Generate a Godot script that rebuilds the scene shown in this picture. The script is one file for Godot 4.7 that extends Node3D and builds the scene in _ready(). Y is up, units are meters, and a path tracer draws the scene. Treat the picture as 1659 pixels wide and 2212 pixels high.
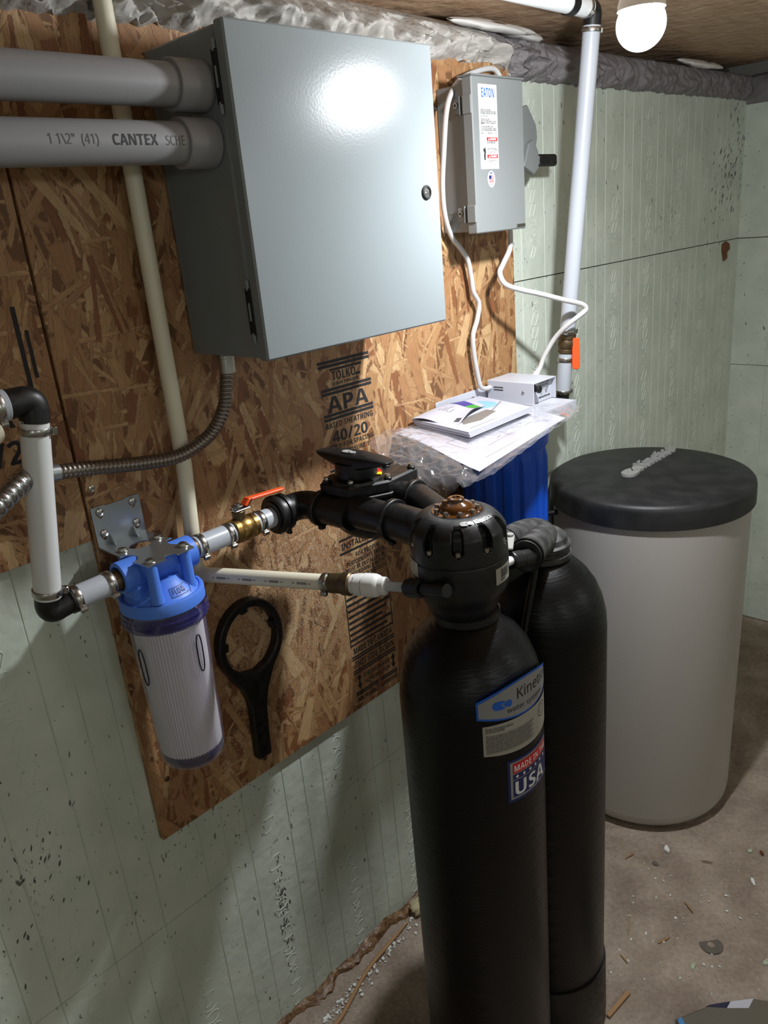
extends Node3D
# Basement corner with a water softener. x runs along the insulated wall, y up, z out of the wall. Metres.

var M := {}
var font: SystemFont
var bold: SystemFont
var rng := RandomNumberGenerator.new()


class B:
	var v := PackedVector3Array()
	var n := PackedVector3Array()
	var t := PackedVector2Array()

	func tri(a: Vector3, b: Vector3, c: Vector3, na: Vector3, nb: Vector3, nc: Vector3, ua := Vector2(), ub := Vector2(), uc := Vector2()) -> void:
		if (b - a).cross(c - a).dot(na + nb + nc) > 0.0:
			v.append_array([a, c, b]); n.append_array([na, nc, nb]); t.append_array([ua, uc, ub])
		else:
			v.append_array([a, b, c]); n.append_array([na, nb, nc]); t.append_array([ua, ub, uc])

	func ft(a: Vector3, b: Vector3, c: Vector3, hint: Vector3, ua := Vector2(), ub := Vector2(), uc := Vector2()) -> void:
		var m := (b - a).cross(c - a)
		if m.length_squared() < 1e-18:
			return
		m = m.normalized()
		if m.dot(hint) < 0.0:
			m = -m
		tri(a, b, c, m, m, m, ua, ub, uc)

	func quad(a: Vector3, b: Vector3, c: Vector3, d: Vector3, hint: Vector3) -> void:
		ft(a, b, c, hint, Vector2(0, 1), Vector2(1, 1), Vector2(1, 0))
		ft(a, c, d, hint, Vector2(0, 1), Vector2(1, 0), Vector2(0, 0))

	func box(c: Vector3, s: Vector3, bev := 0.001, q := Basis()) -> void:
		var h := s * 0.5
		var b := minf(bev, 0.49 * minf(s.x, minf(s.y, s.z)))
		for i in 3:
			var j := (i + 1) % 3
			var k := (i + 2) % 3
			for si in [-1.0, 1.0]:
				var f := []
				for w in [[-1, -1], [1, -1], [1, 1], [-1, 1]]:
					var p := Vector3()
					p[i] = si * h[i]; p[j] = w[0] * (h[j] - b); p[k] = w[1] * (h[k] - b)
					f.append(c + q * p)
				var hn := Vector3(); hn[i] = si
				quad(f[0], f[1], f[2], f[3], q * hn)
				if b > 0.0:
					for sj in [-1.0, 1.0]:
						var e := []
						for w in [[0, -1], [0, 1], [1, 1], [1, -1]]:
							var p := Vector3()
							p[i] = si * (h[i] - (b if w[0] == 1 else 0.0)); p[j] = sj * (h[j] - (b if w[0] == 0 else 0.0)); p[k] = w[1] * (h[k] - b)
							e.append(c + q * p)
						var hh := Vector3(); hh[i] = si; hh[j] = sj
						quad(e[0], e[1], e[2], e[3], q * hh)
		if b > 0.0:
			for sx in [-1.0, 1.0]:
				for sy in [-1.0, 1.0]:
					for sz in [-1.0, 1.0]:
						var o := Vector3(sx, sy, sz)
						ft(c + q * (o * Vector3(h.x, h.y - b, h.z - b)), c + q * (o * Vector3(h.x - b, h.y, h.z - b)), c + q * (o * Vector3(h.x - b, h.y - b, h.z)), q * o)

	func lathe(p: Array, seg: int, xf := Transform3D(), split := 35.0, squash := Vector2(1, 1)) -> void:
		var m := p.size()
		var sn := []
		for i in m - 1:
			var d: Vector2 = (p[i + 1] - p[i])
			sn.append(Vector2(d.y, -d.x).normalized())
		var cl := cos(deg_to_rad(split))
		var ln := 0.0
		for i in m - 1:
			var n0: Vector2 = sn[i]
			var n1: Vector2 = sn[i]
			if i > 0 and sn[i - 1].dot(sn[i]) > cl:
				n0 = (sn[i - 1] + sn[i]).normalized()
			if i < m - 2 and sn[i + 1].dot(sn[i]) > cl:
				n1 = (sn[i + 1] + sn[i]).normalized()
			var a: Vector2 = p[i]
			var b: Vector2 = p[i + 1]
			var l2 := ln + a.distance_to(b)
			for k in seg:
				var u0 := float(k) / seg
				var u1 := float(k + 1) / seg
				var d0 := Vector2(cos(u0 * TAU), sin(u0 * TAU)) * squash
				var d1 := Vector2(cos(u1 * TAU), sin(u1 * TAU)) * squash
				var pa := xf * Vector3(a.x * d0.x, a.y, a.x * d0.y)
				var pb := xf * Vector3(a.x * d1.x, a.y, a.x * d1.y)
				var pc := xf * Vector3(b.x * d1.x, b.y, b.x * d1.y)
				var pd := xf * Vector3(b.x * d0.x, b.y, b.x * d0.y)
				var na := (xf.basis * Vector3(n0.x * d0.x, n0.y, n0.x * d0.y)).normalized()
				var nb := (xf.basis * Vector3(n0.x * d1.x, n0.y, n0.x * d1.y)).normalized()
				var nc := (xf.basis * Vector3(n1.x * d1.x, n1.y, n1.x * d1.y)).normalized()
				var nd := (xf.basis * Vector3(n1.x * d0.x, n1.y, n1.x * d0.y)).normalized()
				if b.x > 1e-7:
					tri(pa, pc, pd, na, nc, nd, Vector2(u0, ln), Vector2(u1, l2), Vector2(u0, l2))
				if a.x > 1e-7:
					tri(pa, pb, pc, na, nb, nc, Vector2(u0, ln), Vector2(u1, ln), Vector2(u1, l2))
			ln = l2

	# grid surface through fn(u, v) -> Vector3, u and v in 0..1
	func surf(fn: Callable, nu: int, nv: int, wrap := false, flip := false) -> void:
		var g := []
		for i in nu + 1:
			var row := PackedVector3Array()
			for j in nv + 1:
				row.append(fn.call(float(i) / nu, float(j) / nv))
			g.append(row)
		var nn := []
		for i in nu + 1:
			var row := PackedVector3Array()
			for j in nv + 1:
				var i0 := i - 1
				var i1 := i + 1
				if wrap:
					i0 = (i - 1 + nu) % nu
					i1 = (i + 1) % nu
				else:
					i0 = maxi(i0, 0); i1 = mini(i1, nu)
				var du: Vector3 = g[i1][j] - g[i0][j]
				var dv: Vector3 = g[i][mini(j + 1, nv)] - g[i][maxi(j - 1, 0)]
				var m := du.cross(dv).normalized()
				row.append(-m if flip else m)
			nn.append(row)
		for i in nu:
			for j in nv:
				var u0 := float(i) / nu
				var u1 := float(i + 1) / nu
				var v0 := float(j) / nv
				var v1 := float(j + 1) / nv
				tri(g[i][j], g[i + 1][j], g[i + 1][j + 1], nn[i][j], nn[i + 1][j], nn[i + 1][j + 1], Vector2(u0, v0), Vector2(u1, v0), Vector2(u1, v1))
				tri(g[i][j], g[i + 1][j + 1], g[i][j + 1], nn[i][j], nn[i + 1][j + 1], nn[i][j + 1], Vector2(u0, v0), Vector2(u1, v1), Vector2(u0, v1))

	func tube(pts: Array, r, seg := 12, cap := true) -> void:
		var m := pts.size()
		var tn := []
		for i in m:
			tn.append(((pts[mini(i + 1, m - 1)] as Vector3) - (pts[maxi(i - 1, 0)] as Vector3)).normalized())
		var x: Vector3 = tn[0].cross(Vector3(0.31, 0.77, 0.55)).normalized()
		var rings := []
		var norms := []
		var l := 0.0
		var ls := []
		for i in m:
			if i > 0:
				l += (pts[i] as Vector3).distance_to(pts[i - 1])
				x = (x - tn[i] * x.dot(tn[i])).normalized()
			ls.append(l)
			var y: Vector3 = tn[i].cross(x)
			var rr: float = r if (r is float) else r[i]
			var ring := PackedVector3Array()
			var nr := PackedVector3Array()
			for k in seg + 1:
				var a := TAU * k / seg
				var d := x * cos(a) + y * sin(a)
				ring.append(pts[i] + d * rr); nr.append(d)
			rings.append(ring); norms.append(nr)
		for i in m - 1:
			for k in seg:
				var ua := Vector2(float(k) / seg, ls[i])
				var ub := Vector2(float(k + 1) / seg, ls[i])
				var uc := Vector2(float(k + 1) / seg, ls[i + 1])
				var ud := Vector2(float(k) / seg, ls[i + 1])
				tri(rings[i][k], rings[i][k + 1], rings[i + 1][k + 1], norms[i][k], norms[i][k + 1], norms[i + 1][k + 1], ua, ub, uc)
				tri(rings[i][k], rings[i + 1][k + 1], rings[i + 1][k], norms[i][k], norms[i + 1][k + 1], norms[i + 1][k], ua, uc, ud)
		if cap:
			for k in seg:
				ft(pts[0], rings[0][k], rings[0][k + 1], -tn[0])
				ft(pts[m - 1], rings[m - 1][k], rings[m - 1][k + 1], tn[m - 1])

	func cyl(a: Vector3, b: Vector3, r: float, seg := 24, bev := 0.0008, r2 := -1.0) -> void:
		var h := a.distance_to(b)
		var e := r if r2 < 0.0 else r2
		bev = minf(bev, h * 0.4)
		lathe([Vector2(0, 0), Vector2(r - bev, 0), Vector2(r, bev), Vector2(e, h - bev), Vector2(e - bev, h), Vector2(0, h)], seg, B.along(a, b))

	static func along(a: Vector3, b: Vector3) -> Transform3D:
		var y := (b - a).normalized()
		var x := y.cross(Vector3(0.0, 0.0, 1.0))
		if x.length() < 0.1:
			x = y.cross(Vector3(1, 0, 0))
		x = x.normalized()
		return Transform3D(Basis(x, y, x.cross(y)), a)

	# polygon in the XY plane of xf, from z0 to z1
	func prism(poly: PackedVector2Array, z0: float, z1: float, xf := Transform3D(), bev := 0.0) -> void:
		if Geometry2D.is_polygon_clockwise(poly):
			poly.reverse()
		var m := poly.size()
		var ins := PackedVector2Array()
		for i in m:
			var a := (poly[i] - poly[(i - 1 + m) % m]).normalized()
			var b := (poly[(i + 1) % m] - poly[i]).normalized()
			var na := Vector2(-a.y, a.x)
			var nb := Vector2(-b.y, b.x)
			var k := na + nb
			k = k / maxf(0.35, k.dot(na)) if k.length() > 0.01 else na
			ins.append(poly[i] + k * bev)
		var idx := Geometry2D.triangulate_polygon(poly)
		for i in range(0, idx.size(), 3):
			for z in [z0, z1]:
				ft(xf * Vector3(ins[idx[i]].x, ins[idx[i]].y, z), xf * Vector3(ins[idx[i + 1]].x, ins[idx[i + 1]].y, z), xf * Vector3(ins[idx[i + 2]].x, ins[idx[i + 2]].y, z), xf.basis * Vector3(0, 0, 1.0 if z == z1 else -1.0))
		var zs := signf(z1 - z0)
		for i in m:
			var j := (i + 1) % m
			var d := poly[j] - poly[i]
			var o := Vector3(d.y, -d.x, 0)
			quad(xf * Vector3(poly[i].x, poly[i].y, z0 + zs * bev), xf * Vector3(poly[j].x, poly[j].y, z0 + zs * bev), xf * Vector3(poly[j].x, poly[j].y, z1 - zs * bev), xf * Vector3(poly[i].x, poly[i].y, z1 - zs * bev), xf.basis * o)
			if bev > 0.0:
				for e in [[z0, zs], [z1, -zs]]:
					quad(xf * Vector3(poly[i].x, poly[i].y, e[0] + e[1] * bev), xf * Vector3(poly[j].x, poly[j].y, e[0] + e[1] * bev), xf * Vector3(ins[j].x, ins[j].y, e[0]), xf * Vector3(ins[i].x, ins[i].y, e[0]), xf.basis * (o.normalized() - Vector3(0, 0, e[1])))

	func planar(sc: float, off := Vector2()) -> void:
		for i in v.size():
			var q := n[i].abs()
			var p := v[i]
			var w := Vector2(p.x, -p.y)
			if q.y > q.x and q.y > q.z:
				w = Vector2(p.x, p.z)
			elif q.x > q.z:
				w = Vector2(p.z, -p.y)
			t[i] = w * sc + off

	func mesh(shift: Vector3, m: Material) -> ArrayMesh:
		var a := []
		a.resize(Mesh.ARRAY_MAX)
		var w := PackedVector3Array()
		w.resize(v.size())
		for i in v.size():
			w[i] = v[i] - shift
		a[Mesh.ARRAY_VERTEX] = w; a[Mesh.ARRAY_NORMAL] = n; a[Mesh.ARRAY_TEX_UV] = t
		var am := ArrayMesh.new()
		am.add_surface_from_arrays(Mesh.PRIMITIVE_TRIANGLES, a)
		am.surface_set_material(0, m)
		return am

	func base() -> Vector3:
		var lo := v[0]
		var hi := v[0]
		for p in v:
			lo = lo.min(p); hi = hi.max(p)
		return Vector3((lo.x + hi.x) * 0.5, lo.y, (lo.z + hi.z) * 0.5)


func numbered(nm: String, par: Node) -> String:
	if not par.has_node(NodePath(nm)):
		return nm
	var k := 1
	while par.has_node(NodePath("%s_%03d" % [nm, k])):
		k += 1
	return "%s_%03d" % [nm, k]


func origin(par: Node) -> Vector3:
	var o := Vector3()
	while par != self:
		o += (par as Node3D).position
		par = par.get_parent()
	return o


func thing(nm: String, label: String, cat: String, at: Vector3, group := "") -> Node3D:
	var o := Node3D.new()
	o.name = numbered(nm, self)
	o.position = at
	add_child(o)
	tag(o, label, cat, group)
	return o


func tag(o: Node, label: String, cat: String, group := "") -> void:
	o.set_meta("label", label)
	o.set_meta("category", cat)
	if group:
		o.set_meta("group", group)


func part(b: B, nm: String, m: Material, par: Node, label := "") -> MeshInstance3D:
	var mi := MeshInstance3D.new()
	mi.name = numbered(nm, par)
	mi.mesh = b.mesh(origin(par), m)
	par.add_child(mi)
	if label:
		mi.set_meta("label", label)
	return mi


func solo(b: B, nm: String, m: Material, label: String, cat: String, group := "") -> MeshInstance3D:
	var mi := MeshInstance3D.new()
	mi.name = numbered(nm, self)
	var at := b.base()
	mi.mesh = b.mesh(at, m)
	mi.position = at
	add_child(mi)
	tag(mi, label, cat, group)
	return mi


func structure(nm: String) -> Node3D:
	var o := Node3D.new()
	o.name = nm
	o.set_meta("kind", "structure")
	add_child(o)
	return o


func spline(p: Array, k := 8) -> Array:
	var out := []
	var m := p.size()
	for i in m - 1:
		var a: Vector3 = p[maxi(i - 1, 0)]
		var b: Vector3 = p[i]
		var c: Vector3 = p[i + 1]
		var d: Vector3 = p[mini(i + 2, m - 1)]
		for j in k:
			var t := float(j) / k
			out.append(b.cubic_interpolate(c, a, d, t))
	out.append(p[m - 1])
	return out


# flat lettering: cap height h, optional total width; placed on the XY plane of xf, or through fn(x, y) -> [point, normal]
func text(b: B, s: String, h: float, xf: Transform3D, width := 0.0, heavy := true, centre := false, fn = null) -> void:
	var tm := TextMesh.new()
	tm.font = bold if heavy else font
	tm.font_size = 48
	tm.pixel_size = h / 34.3
	tm.depth = 0.0
	tm.curve_step = 3.0 if h < 0.012 else 1.0
	tm.text = s
	var a := tm.get_mesh_arrays()
	if a.is_empty():
		return
	var vs: PackedVector3Array = a[Mesh.ARRAY_VERTEX]
	var ix := PackedInt32Array(range(vs.size()))
	if a[Mesh.ARRAY_INDEX] != null and a[Mesh.ARRAY_INDEX].size() > 0:
		ix = a[Mesh.ARRAY_INDEX]
	var lo := vs[0]
	var hi := vs[0]
	for p in vs:
		lo = lo.min(p); hi = hi.max(p)
	var k := 1.0
	if width > 0.0:
		k = width / maxf(1e-6, hi.x - lo.x)
	var yb := lo.y
	for ch in "gjpqy,;(Q/\\":
		if s.contains(ch):
			yb = hi.y - h if not "(/\\".contains(ch) else lo.y + h * 0.12
			break
	var x0 := lo.x if not centre else (lo.x + hi.x) * 0.5
	for i in range(0, ix.size(), 3):
		var q := []
		for j in 3:
			var p := vs[ix[i + j]]
			q.append(Vector2((p.x - x0) * k, p.y - yb))
		if fn != null:
			wrap_tri(b, Vector3(q[0].x, q[0].y, 0), Vector3(q[1].x, q[1].y, 0), Vector3(q[2].x, q[2].y, 0), fn, 2 if h > 0.005 else 0)
		else:
			b.ft(xf * Vector3(q[0].x, q[0].y, 0), xf * Vector3(q[1].x, q[1].y, 0), xf * Vector3(q[2].x, q[2].y, 0), xf.basis.z)


func bar(b: B, x0: float, y0: float, x1: float, y1: float, xf: Transform3D) -> void:
	b.quad(xf * Vector3(x0, y0, 0), xf * Vector3(x1, y0, 0), xf * Vector3(x1, y1, 0), xf * Vector3(x0, y1, 0), xf.basis.z)


func lab(x: float, y: float, z: float, s := 1.0) -> Transform3D:
	return Transform3D(Basis().scaled(Vector3(s, s, s)), Vector3(x, y, z))


func mat(nm: String, c: Color, rough := 0.6, metal := 0.0, spec := 0.5) -> StandardMaterial3D:
	var m := StandardMaterial3D.new()
	m.resource_name = nm
	m.albedo_color = c
	m.roughness = rough
	m.metallic = metal
	m.metallic_specular = spec
	M[nm] = m
	return m


func bump(m: StandardMaterial3D, freq: float, strength: float, scale := 1.0, octaves := 3, seed := 1, kind := FastNoiseLite.TYPE_SIMPLEX_SMOOTH, tri := true) -> void:
	var f := FastNoiseLite.new()
	f.noise_type = kind
	f.frequency = freq
	f.fractal_octaves = octaves
	f.seed = seed
	var nt := NoiseTexture2D.new()
	nt.width = 512; nt.height = 512
	nt.seamless = true
	nt.as_normal_map = true
	nt.bump_strength = 6.0
	nt.noise = f
	m.normal_enabled = true
	m.normal_texture = nt
	m.normal_scale = strength
	if tri:
		m.uv1_triplanar = true
		m.uv1_scale = Vector3.ONE * scale


func mottled(m: StandardMaterial3D, lo: Color, hi: Color, freq: float, scale: float, seed := 3, octaves := 4) -> void:
	var f := FastNoiseLite.new()
	f.frequency = freq
	f.fractal_octaves = octaves
	f.seed = seed
	var g := Gradient.new()
	g.set_color(0, lo); g.set_color(1, hi)
	g.set_offset(0, 0.25); g.set_offset(1, 0.75)
	var nt := NoiseTexture2D.new()
	nt.width = 512; nt.height = 512
	nt.seamless = true
	nt.color_ramp = g
	nt.noise = f
	m.albedo_color = Color.WHITE
	m.albedo_texture = nt
	m.uv1_triplanar = true
	m.uv1_scale = Vector3.ONE * scale


func rough_map(m: StandardMaterial3D, lo: float, hi: float, freq: float, seed := 5) -> void:
	var f := FastNoiseLite.new()
	f.frequency = freq
	f.fractal_octaves = 4
	f.seed = seed
	var g := Gradient.new()
	g.set_color(0, Color(lo, lo, lo)); g.set_color(1, Color(hi, hi, hi))
	g.set_offset(0, 0.3); g.set_offset(1, 0.7)
	var nt := NoiseTexture2D.new()
	nt.width = 512; nt.height = 512
	nt.seamless = true
	nt.color_ramp = g
	nt.noise = f
	m.roughness = 1.0
	m.roughness_texture = nt


# ---------------------------------------------------------------- textures
func osb_images(side: int) -> Array:
	var col := Image.create_empty(side, side, false, Image.FORMAT_RGBA8)
	var hgt := Image.create_empty(side, side, false, Image.FORMAT_RGBA8)
	col.fill(Color(0.5, 0.34, 0.2))
	hgt.fill(Color(0.2, 0.2, 0.2))
	var gn := FastNoiseLite.new()
	gn.frequency = 0.22
	gn.seed = 4
	gn.fractal_octaves = 2
	var pal := [Color(0.80, 0.63, 0.44), Color(0.75, 0.57, 0.39), Color(0.71, 0.53, 0.35), Color(0.66, 0.47, 0.30), Color(0.83, 0.68, 0.49), Color(0.58, 0.37, 0.22), Color(0.73, 0.55, 0.37), Color(0.77, 0.60, 0.41), Color(0.70, 0.51, 0.34)]
	var sprites := []
	for s in 40:
		var L := rng.randf_range(70, 185) * 0.5
		var W := rng.randf_range(8, 44) * 0.5
		if s % 3 == 0:
			W = rng.randf_range(5, 12) * 0.5
		var th := PI / 2 + rng.randfn(0.0, 0.42)
		if s % 9 == 0:
			th = rng.randf() * PI
		var sz := 192
		var a := Image.create_empty(sz, sz, false, Image.FORMAT_RGBA8)
		var b := Image.create_empty(sz, sz, false, Image.FORMAT_RGBA8)
		var base: Color = pal[s % pal.size()]
		var lv := rng.randf_range(0.3, 0.8)
		var tilt := rng.randf_range(-0.12, 0.12)
		var ct := cos(th)
		var st := sin(th)
		var off := s * 97.0
		var hx := int(absf(ct) * L + absf(st) * W) + 6
		var hy := int(absf(st) * L + absf(ct) * W) + 6
		for y in range(maxi(0, 96 - hy), mini(sz, 96 + hy)):
			for x in range(maxi(0, 96 - hx), mini(sz, 96 + hx)):
				var u := (x - 96) * ct + (y - 96) * st
				var w := -(x - 96) * st + (y - 96) * ct
				var g := gn.get_noise_2d(w * 2.2 + off, u * 0.09)
				var eu := L - absf(u) + g * 9.0
				var ew := W * (1.0 - 0.25 * u / L) - absf(w) + gn.get_noise_2d(off, u * 0.3) * 2.5
				var e := minf(eu, ew)
				if e < 0.0:
					continue
				var k := 1.0 + g * 0.16
				if e < 1.6:
					k *= 0.80
				a.set_pixel(x, y, Color(base.r * k, base.g * k, base.b * k, clampf(e, 0.0, 1.0)))
				var hv := clampf(lv + tilt * w / W + g * 0.07, 0.0, 1.0)
				b.set_pixel(x, y, Color(hv, hv, hv, clampf(e, 0.0, 1.0)))
		for f in 4:
			var c := a.duplicate() as Image
			var d := b.duplicate() as Image
			if f & 1:
				c.flip_x(); d.flip_x()
			if f & 2:
				c.flip_y(); d.flip_y()
			sprites.append([c, d])
	var rect := Rect2i(0, 0, 192, 192)
	for i in 5200:
		var sp: Array = sprites[rng.randi() % sprites.size()]
		var at := Vector2i(rng.randi_range(-96, side - 96), rng.randi_range(-96, side - 96))
		col.blend_rect(sp[0], rect, at)
		hgt.blend_rect(sp[1], rect, at)
	return [col, hgt]


func tex(im: Image) -> ImageTexture:
	return ImageTexture.create_from_image(im)


func osb_material(nm: String, col: Image, hgt: Image) -> void:
	var m := mat(nm, Color(0.86, 0.86, 0.86), 0.62)
	m.albedo_texture = tex(col)
	m.heightmap_enabled = true
	m.heightmap_texture = tex(hgt)
	m.heightmap_scale = 0.11
	m.uv1_scale = Vector3(0.8, 0.8, 0.8)


# pale green board foam: cloudy, with dark leaf-shaped specks
func foam_image(side: int, specks: int) -> Image:
	var f := FastNoiseLite.new()
	f.frequency = 0.006
	f.fractal_octaves = 4
	f.seed = 21
	var im := f.get_seamless_image(side, side)
	im.convert(Image.FORMAT_RGBA8)
	var lo := Color(0.73, 0.765, 0.714)
	var hi := Color(0.806, 0.835, 0.786)
	for y in side:
		for x in side:
			im.set_pixel(x, y, lo.lerp(hi, im.get_pixel(x, y).r))
	# smears: bundles of fine upright streaks
	for i in 9:
		var c := Vector2(rng.randf() * side, rng.randf() * side)
		for j in 46:
			var q := c + Vector2(rng.randfn(0.0, 7.0), rng.randfn(0.0, 46.0))
			var l := rng.randi_range(2, 11)
			var k := rng.randf_range(0.12, 0.42)
			var slope := rng.randf_range(-0.35, 0.35)
			for y in l:
				var px := posmod(int(q.x + slope * y), side)
				var py := posmod(int(q.y) + y, side)
				im.set_pixel(px, py, im.get_pixel(px, py).lerp(Color(0.24, 0.23, 0.20), k))
	for i in specks:
		var big := rng.randf() < 0.05
		var l := rng.randf_range(1.2, 4.5) * (2.2 if big else 1.0)
		var w := l * rng.randf_range(0.18, 0.42)
		var th := PI / 2 + rng.randfn(0.0, 0.35)
		var c := Vector2(rng.randf() * side, rng.randf() * side)
		if rng.randf() < 0.22:
			c = Vector2(side * 0.62 + rng.randfn(0.0, 70.0), side * 0.35 + rng.randfn(0.0, 90.0))
		var d := rng.randf_range(0.22, 0.55)
		var dk := Color(0.30, 0.27, 0.25).lerp(Color(0.22, 0.25, 0.22), rng.randf())
		for yy in range(int(c.y - l - 1), int(c.y + l + 2)):
			for xx in range(int(c.x - l - 1), int(c.x + l + 2)):
				var q := (Vector2(xx, yy) - c).rotated(-th)
				var e := 1.0 - pow(q.x / l, 2) - pow(q.y / w, 2)
				if e > 0.0:
					var px := posmod(xx, side)
					var py := posmod(yy, side)
					im.set_pixel(px, py, im.get_pixel(px, py).lerp(dk, clampf(e * 2.0, 0, 1) * (d + 0.35)))
	return im


func floor_image(side: int) -> Image:
	var f := FastNoiseLite.new()
	f.frequency = 0.005
	f.fractal_octaves = 5
	f.seed = 8
	var im := f.get_seamless_image(side, side)
	im.convert(Image.FORMAT_RGBA8)
	f.frequency = 0.06
	f.seed = 9
	f.fractal_octaves = 3
	var fine := f.get_seamless_image(side, side)
	var lo := Color(0.48, 0.425, 0.375)
	var hi := Color(0.685, 0.63, 0.575)
	for y in side:
		for x in side:
			im.set_pixel(x, y, lo.lerp(hi, clampf(im.get_pixel(x, y).r * 0.8 + fine.get_pixel(x, y).r * 0.4 - 0.1, 0, 1)))
	for i in 5200:
		var c := Vector2i(rng.randi() % side, rng.randi() % side)
		var k := rng.randf()
		var cc := Color(0.2, 0.16, 0.13) if k < 0.55 else (Color(0.72, 0.68, 0.6) if k < 0.9 else Color(0.45, 0.25, 0.18))
		var l := rng.randi_range(1, 4) if k < 0.55 else rng.randi_range(1, 2)
		var dx := rng.randi_range(-1, 1)
		for j in l:
			var p := Vector2i(posmod(c.x + dx * j, side), posmod(c.y + (j if dx == 0 else (j % 2)), side))
			im.set_pixel(p.x, p.y, im.get_pixel(p.x, p.y).lerp(cc, 0.7))
	return im


func wood_image(w: int, h: int) -> Image:
	var f := FastNoiseLite.new()
	f.frequency = 0.02
	f.fractal_octaves = 4
	f.seed = 31
	var im := Image.create_empty(w, h, false, Image.FORMAT_RGBA8)
	var lo := Color(0.64, 0.51, 0.40)
	var hi := Color(0.84, 0.72, 0.60)
	for y in h:
		for x in w:
			var g := f.get_noise_2d(x * 0.35, y * 5.0) * 0.5 + 0.5
			var k := f.get_noise_2d(x * 0.8 + 400.0, y * 0.9) * 0.5 + 0.5
			im.set_pixel(x, y, lo.lerp(hi, clampf(g * 0.75 + k * 0.3, 0, 1)))
	return im


func _ready() -> void:
	rng.seed = 7
	camera_and_light()
	materials()
	room()
	boards()
	spray_foam()
	bulb()
	cabinet()
	conduits()
	disconnect_switch()
	left_plumbing()
	prefilter()
	outlet_run()
	bypass()
	drain_line()
	wrench()
	softener()
	brine_tank()
	filter_shelf()
	tall_pipe()
	cords()
	papers()
	floor_litter()


const FILL_GLOBES := [Vector3(-1.3, 1.70, 2.35), Vector3(0.5, 1.70, 2.75), Vector3(2.2, 1.70, 2.55)]  # where the added fill lamps hang, out of view
const LAMP := Vector3(1.15, 1.728, 0.462)


func camera_and_light() -> void:
	var cam := Camera3D.new()
	cam.name = "camera"
	cam.transform = Transform3D(Basis(Vector3(0.681491, -0.08713, 0.726621), Vector3(0.306349, 0.935672, -0.175125), Vector3(-0.66462, 0.341946, 0.664344)).orthonormalized(), Vector3(0, 1.506, 1.035))
	cam.fov = 65.93
	cam.near = 0.02
	add_child(cam)
	cam.current = true
	var we := WorldEnvironment.new()
	we.name = "environment"
	var e := Environment.new()
	e.background_mode = Environment.BG_COLOR
	e.background_color = Color(0.0, 0.0, 0.0)
	e.tonemap_mode = Environment.TONE_MAPPER_LINEAR
	e.tonemap_exposure = 1.14
	e.sdfgi_enabled = true
	e.ssao_enabled = true
	e.ssil_enabled = true
	we.environment = e
	add_child(we)
	var o := OmniLight3D.new()
	o.name = "bulb_light"
	o.position = LAMP + Vector3(0, -0.003, 0)
	o.light_color = Color(0.97, 0.985, 1.0)
	o.light_energy = 0.31
	o.light_size = 0.022
	o.omni_range = 8.0
	o.omni_attenuation = 2.0
	o.shadow_enabled = true
	add_child(o)
	# most of its light goes downward
	var dn := SpotLight3D.new()
	dn.name = "bulb_downlight"
	dn.position = LAMP + Vector3(0, -0.004, 0)
	dn.rotation_degrees = Vector3(-90, 0, 0)
	dn.light_color = Color(0.97, 0.985, 1.0)
	dn.light_energy = 0.76
	dn.light_size = 0.022
	dn.spot_angle = 88.0
	dn.spot_angle_attenuation = 1.0
	dn.spot_range = 8.0
	dn.spot_attenuation = 2.0
	dn.shadow_enabled = true
	add_child(dn)
	# added fill lamps behind the camera, to lift the shadows
	for p in FILL_GLOBES:
		var g := OmniLight3D.new()
		g.name = numbered("fill_light", self)
		g.position = p
		g.light_color = Color(0.96, 0.985, 1.0)
		g.light_energy = 0.21
		g.light_size = 0.09
		g.omni_range = 9.0
		g.omni_attenuation = 2.0
		g.shadow_enabled = true
		add_child(g)


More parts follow.
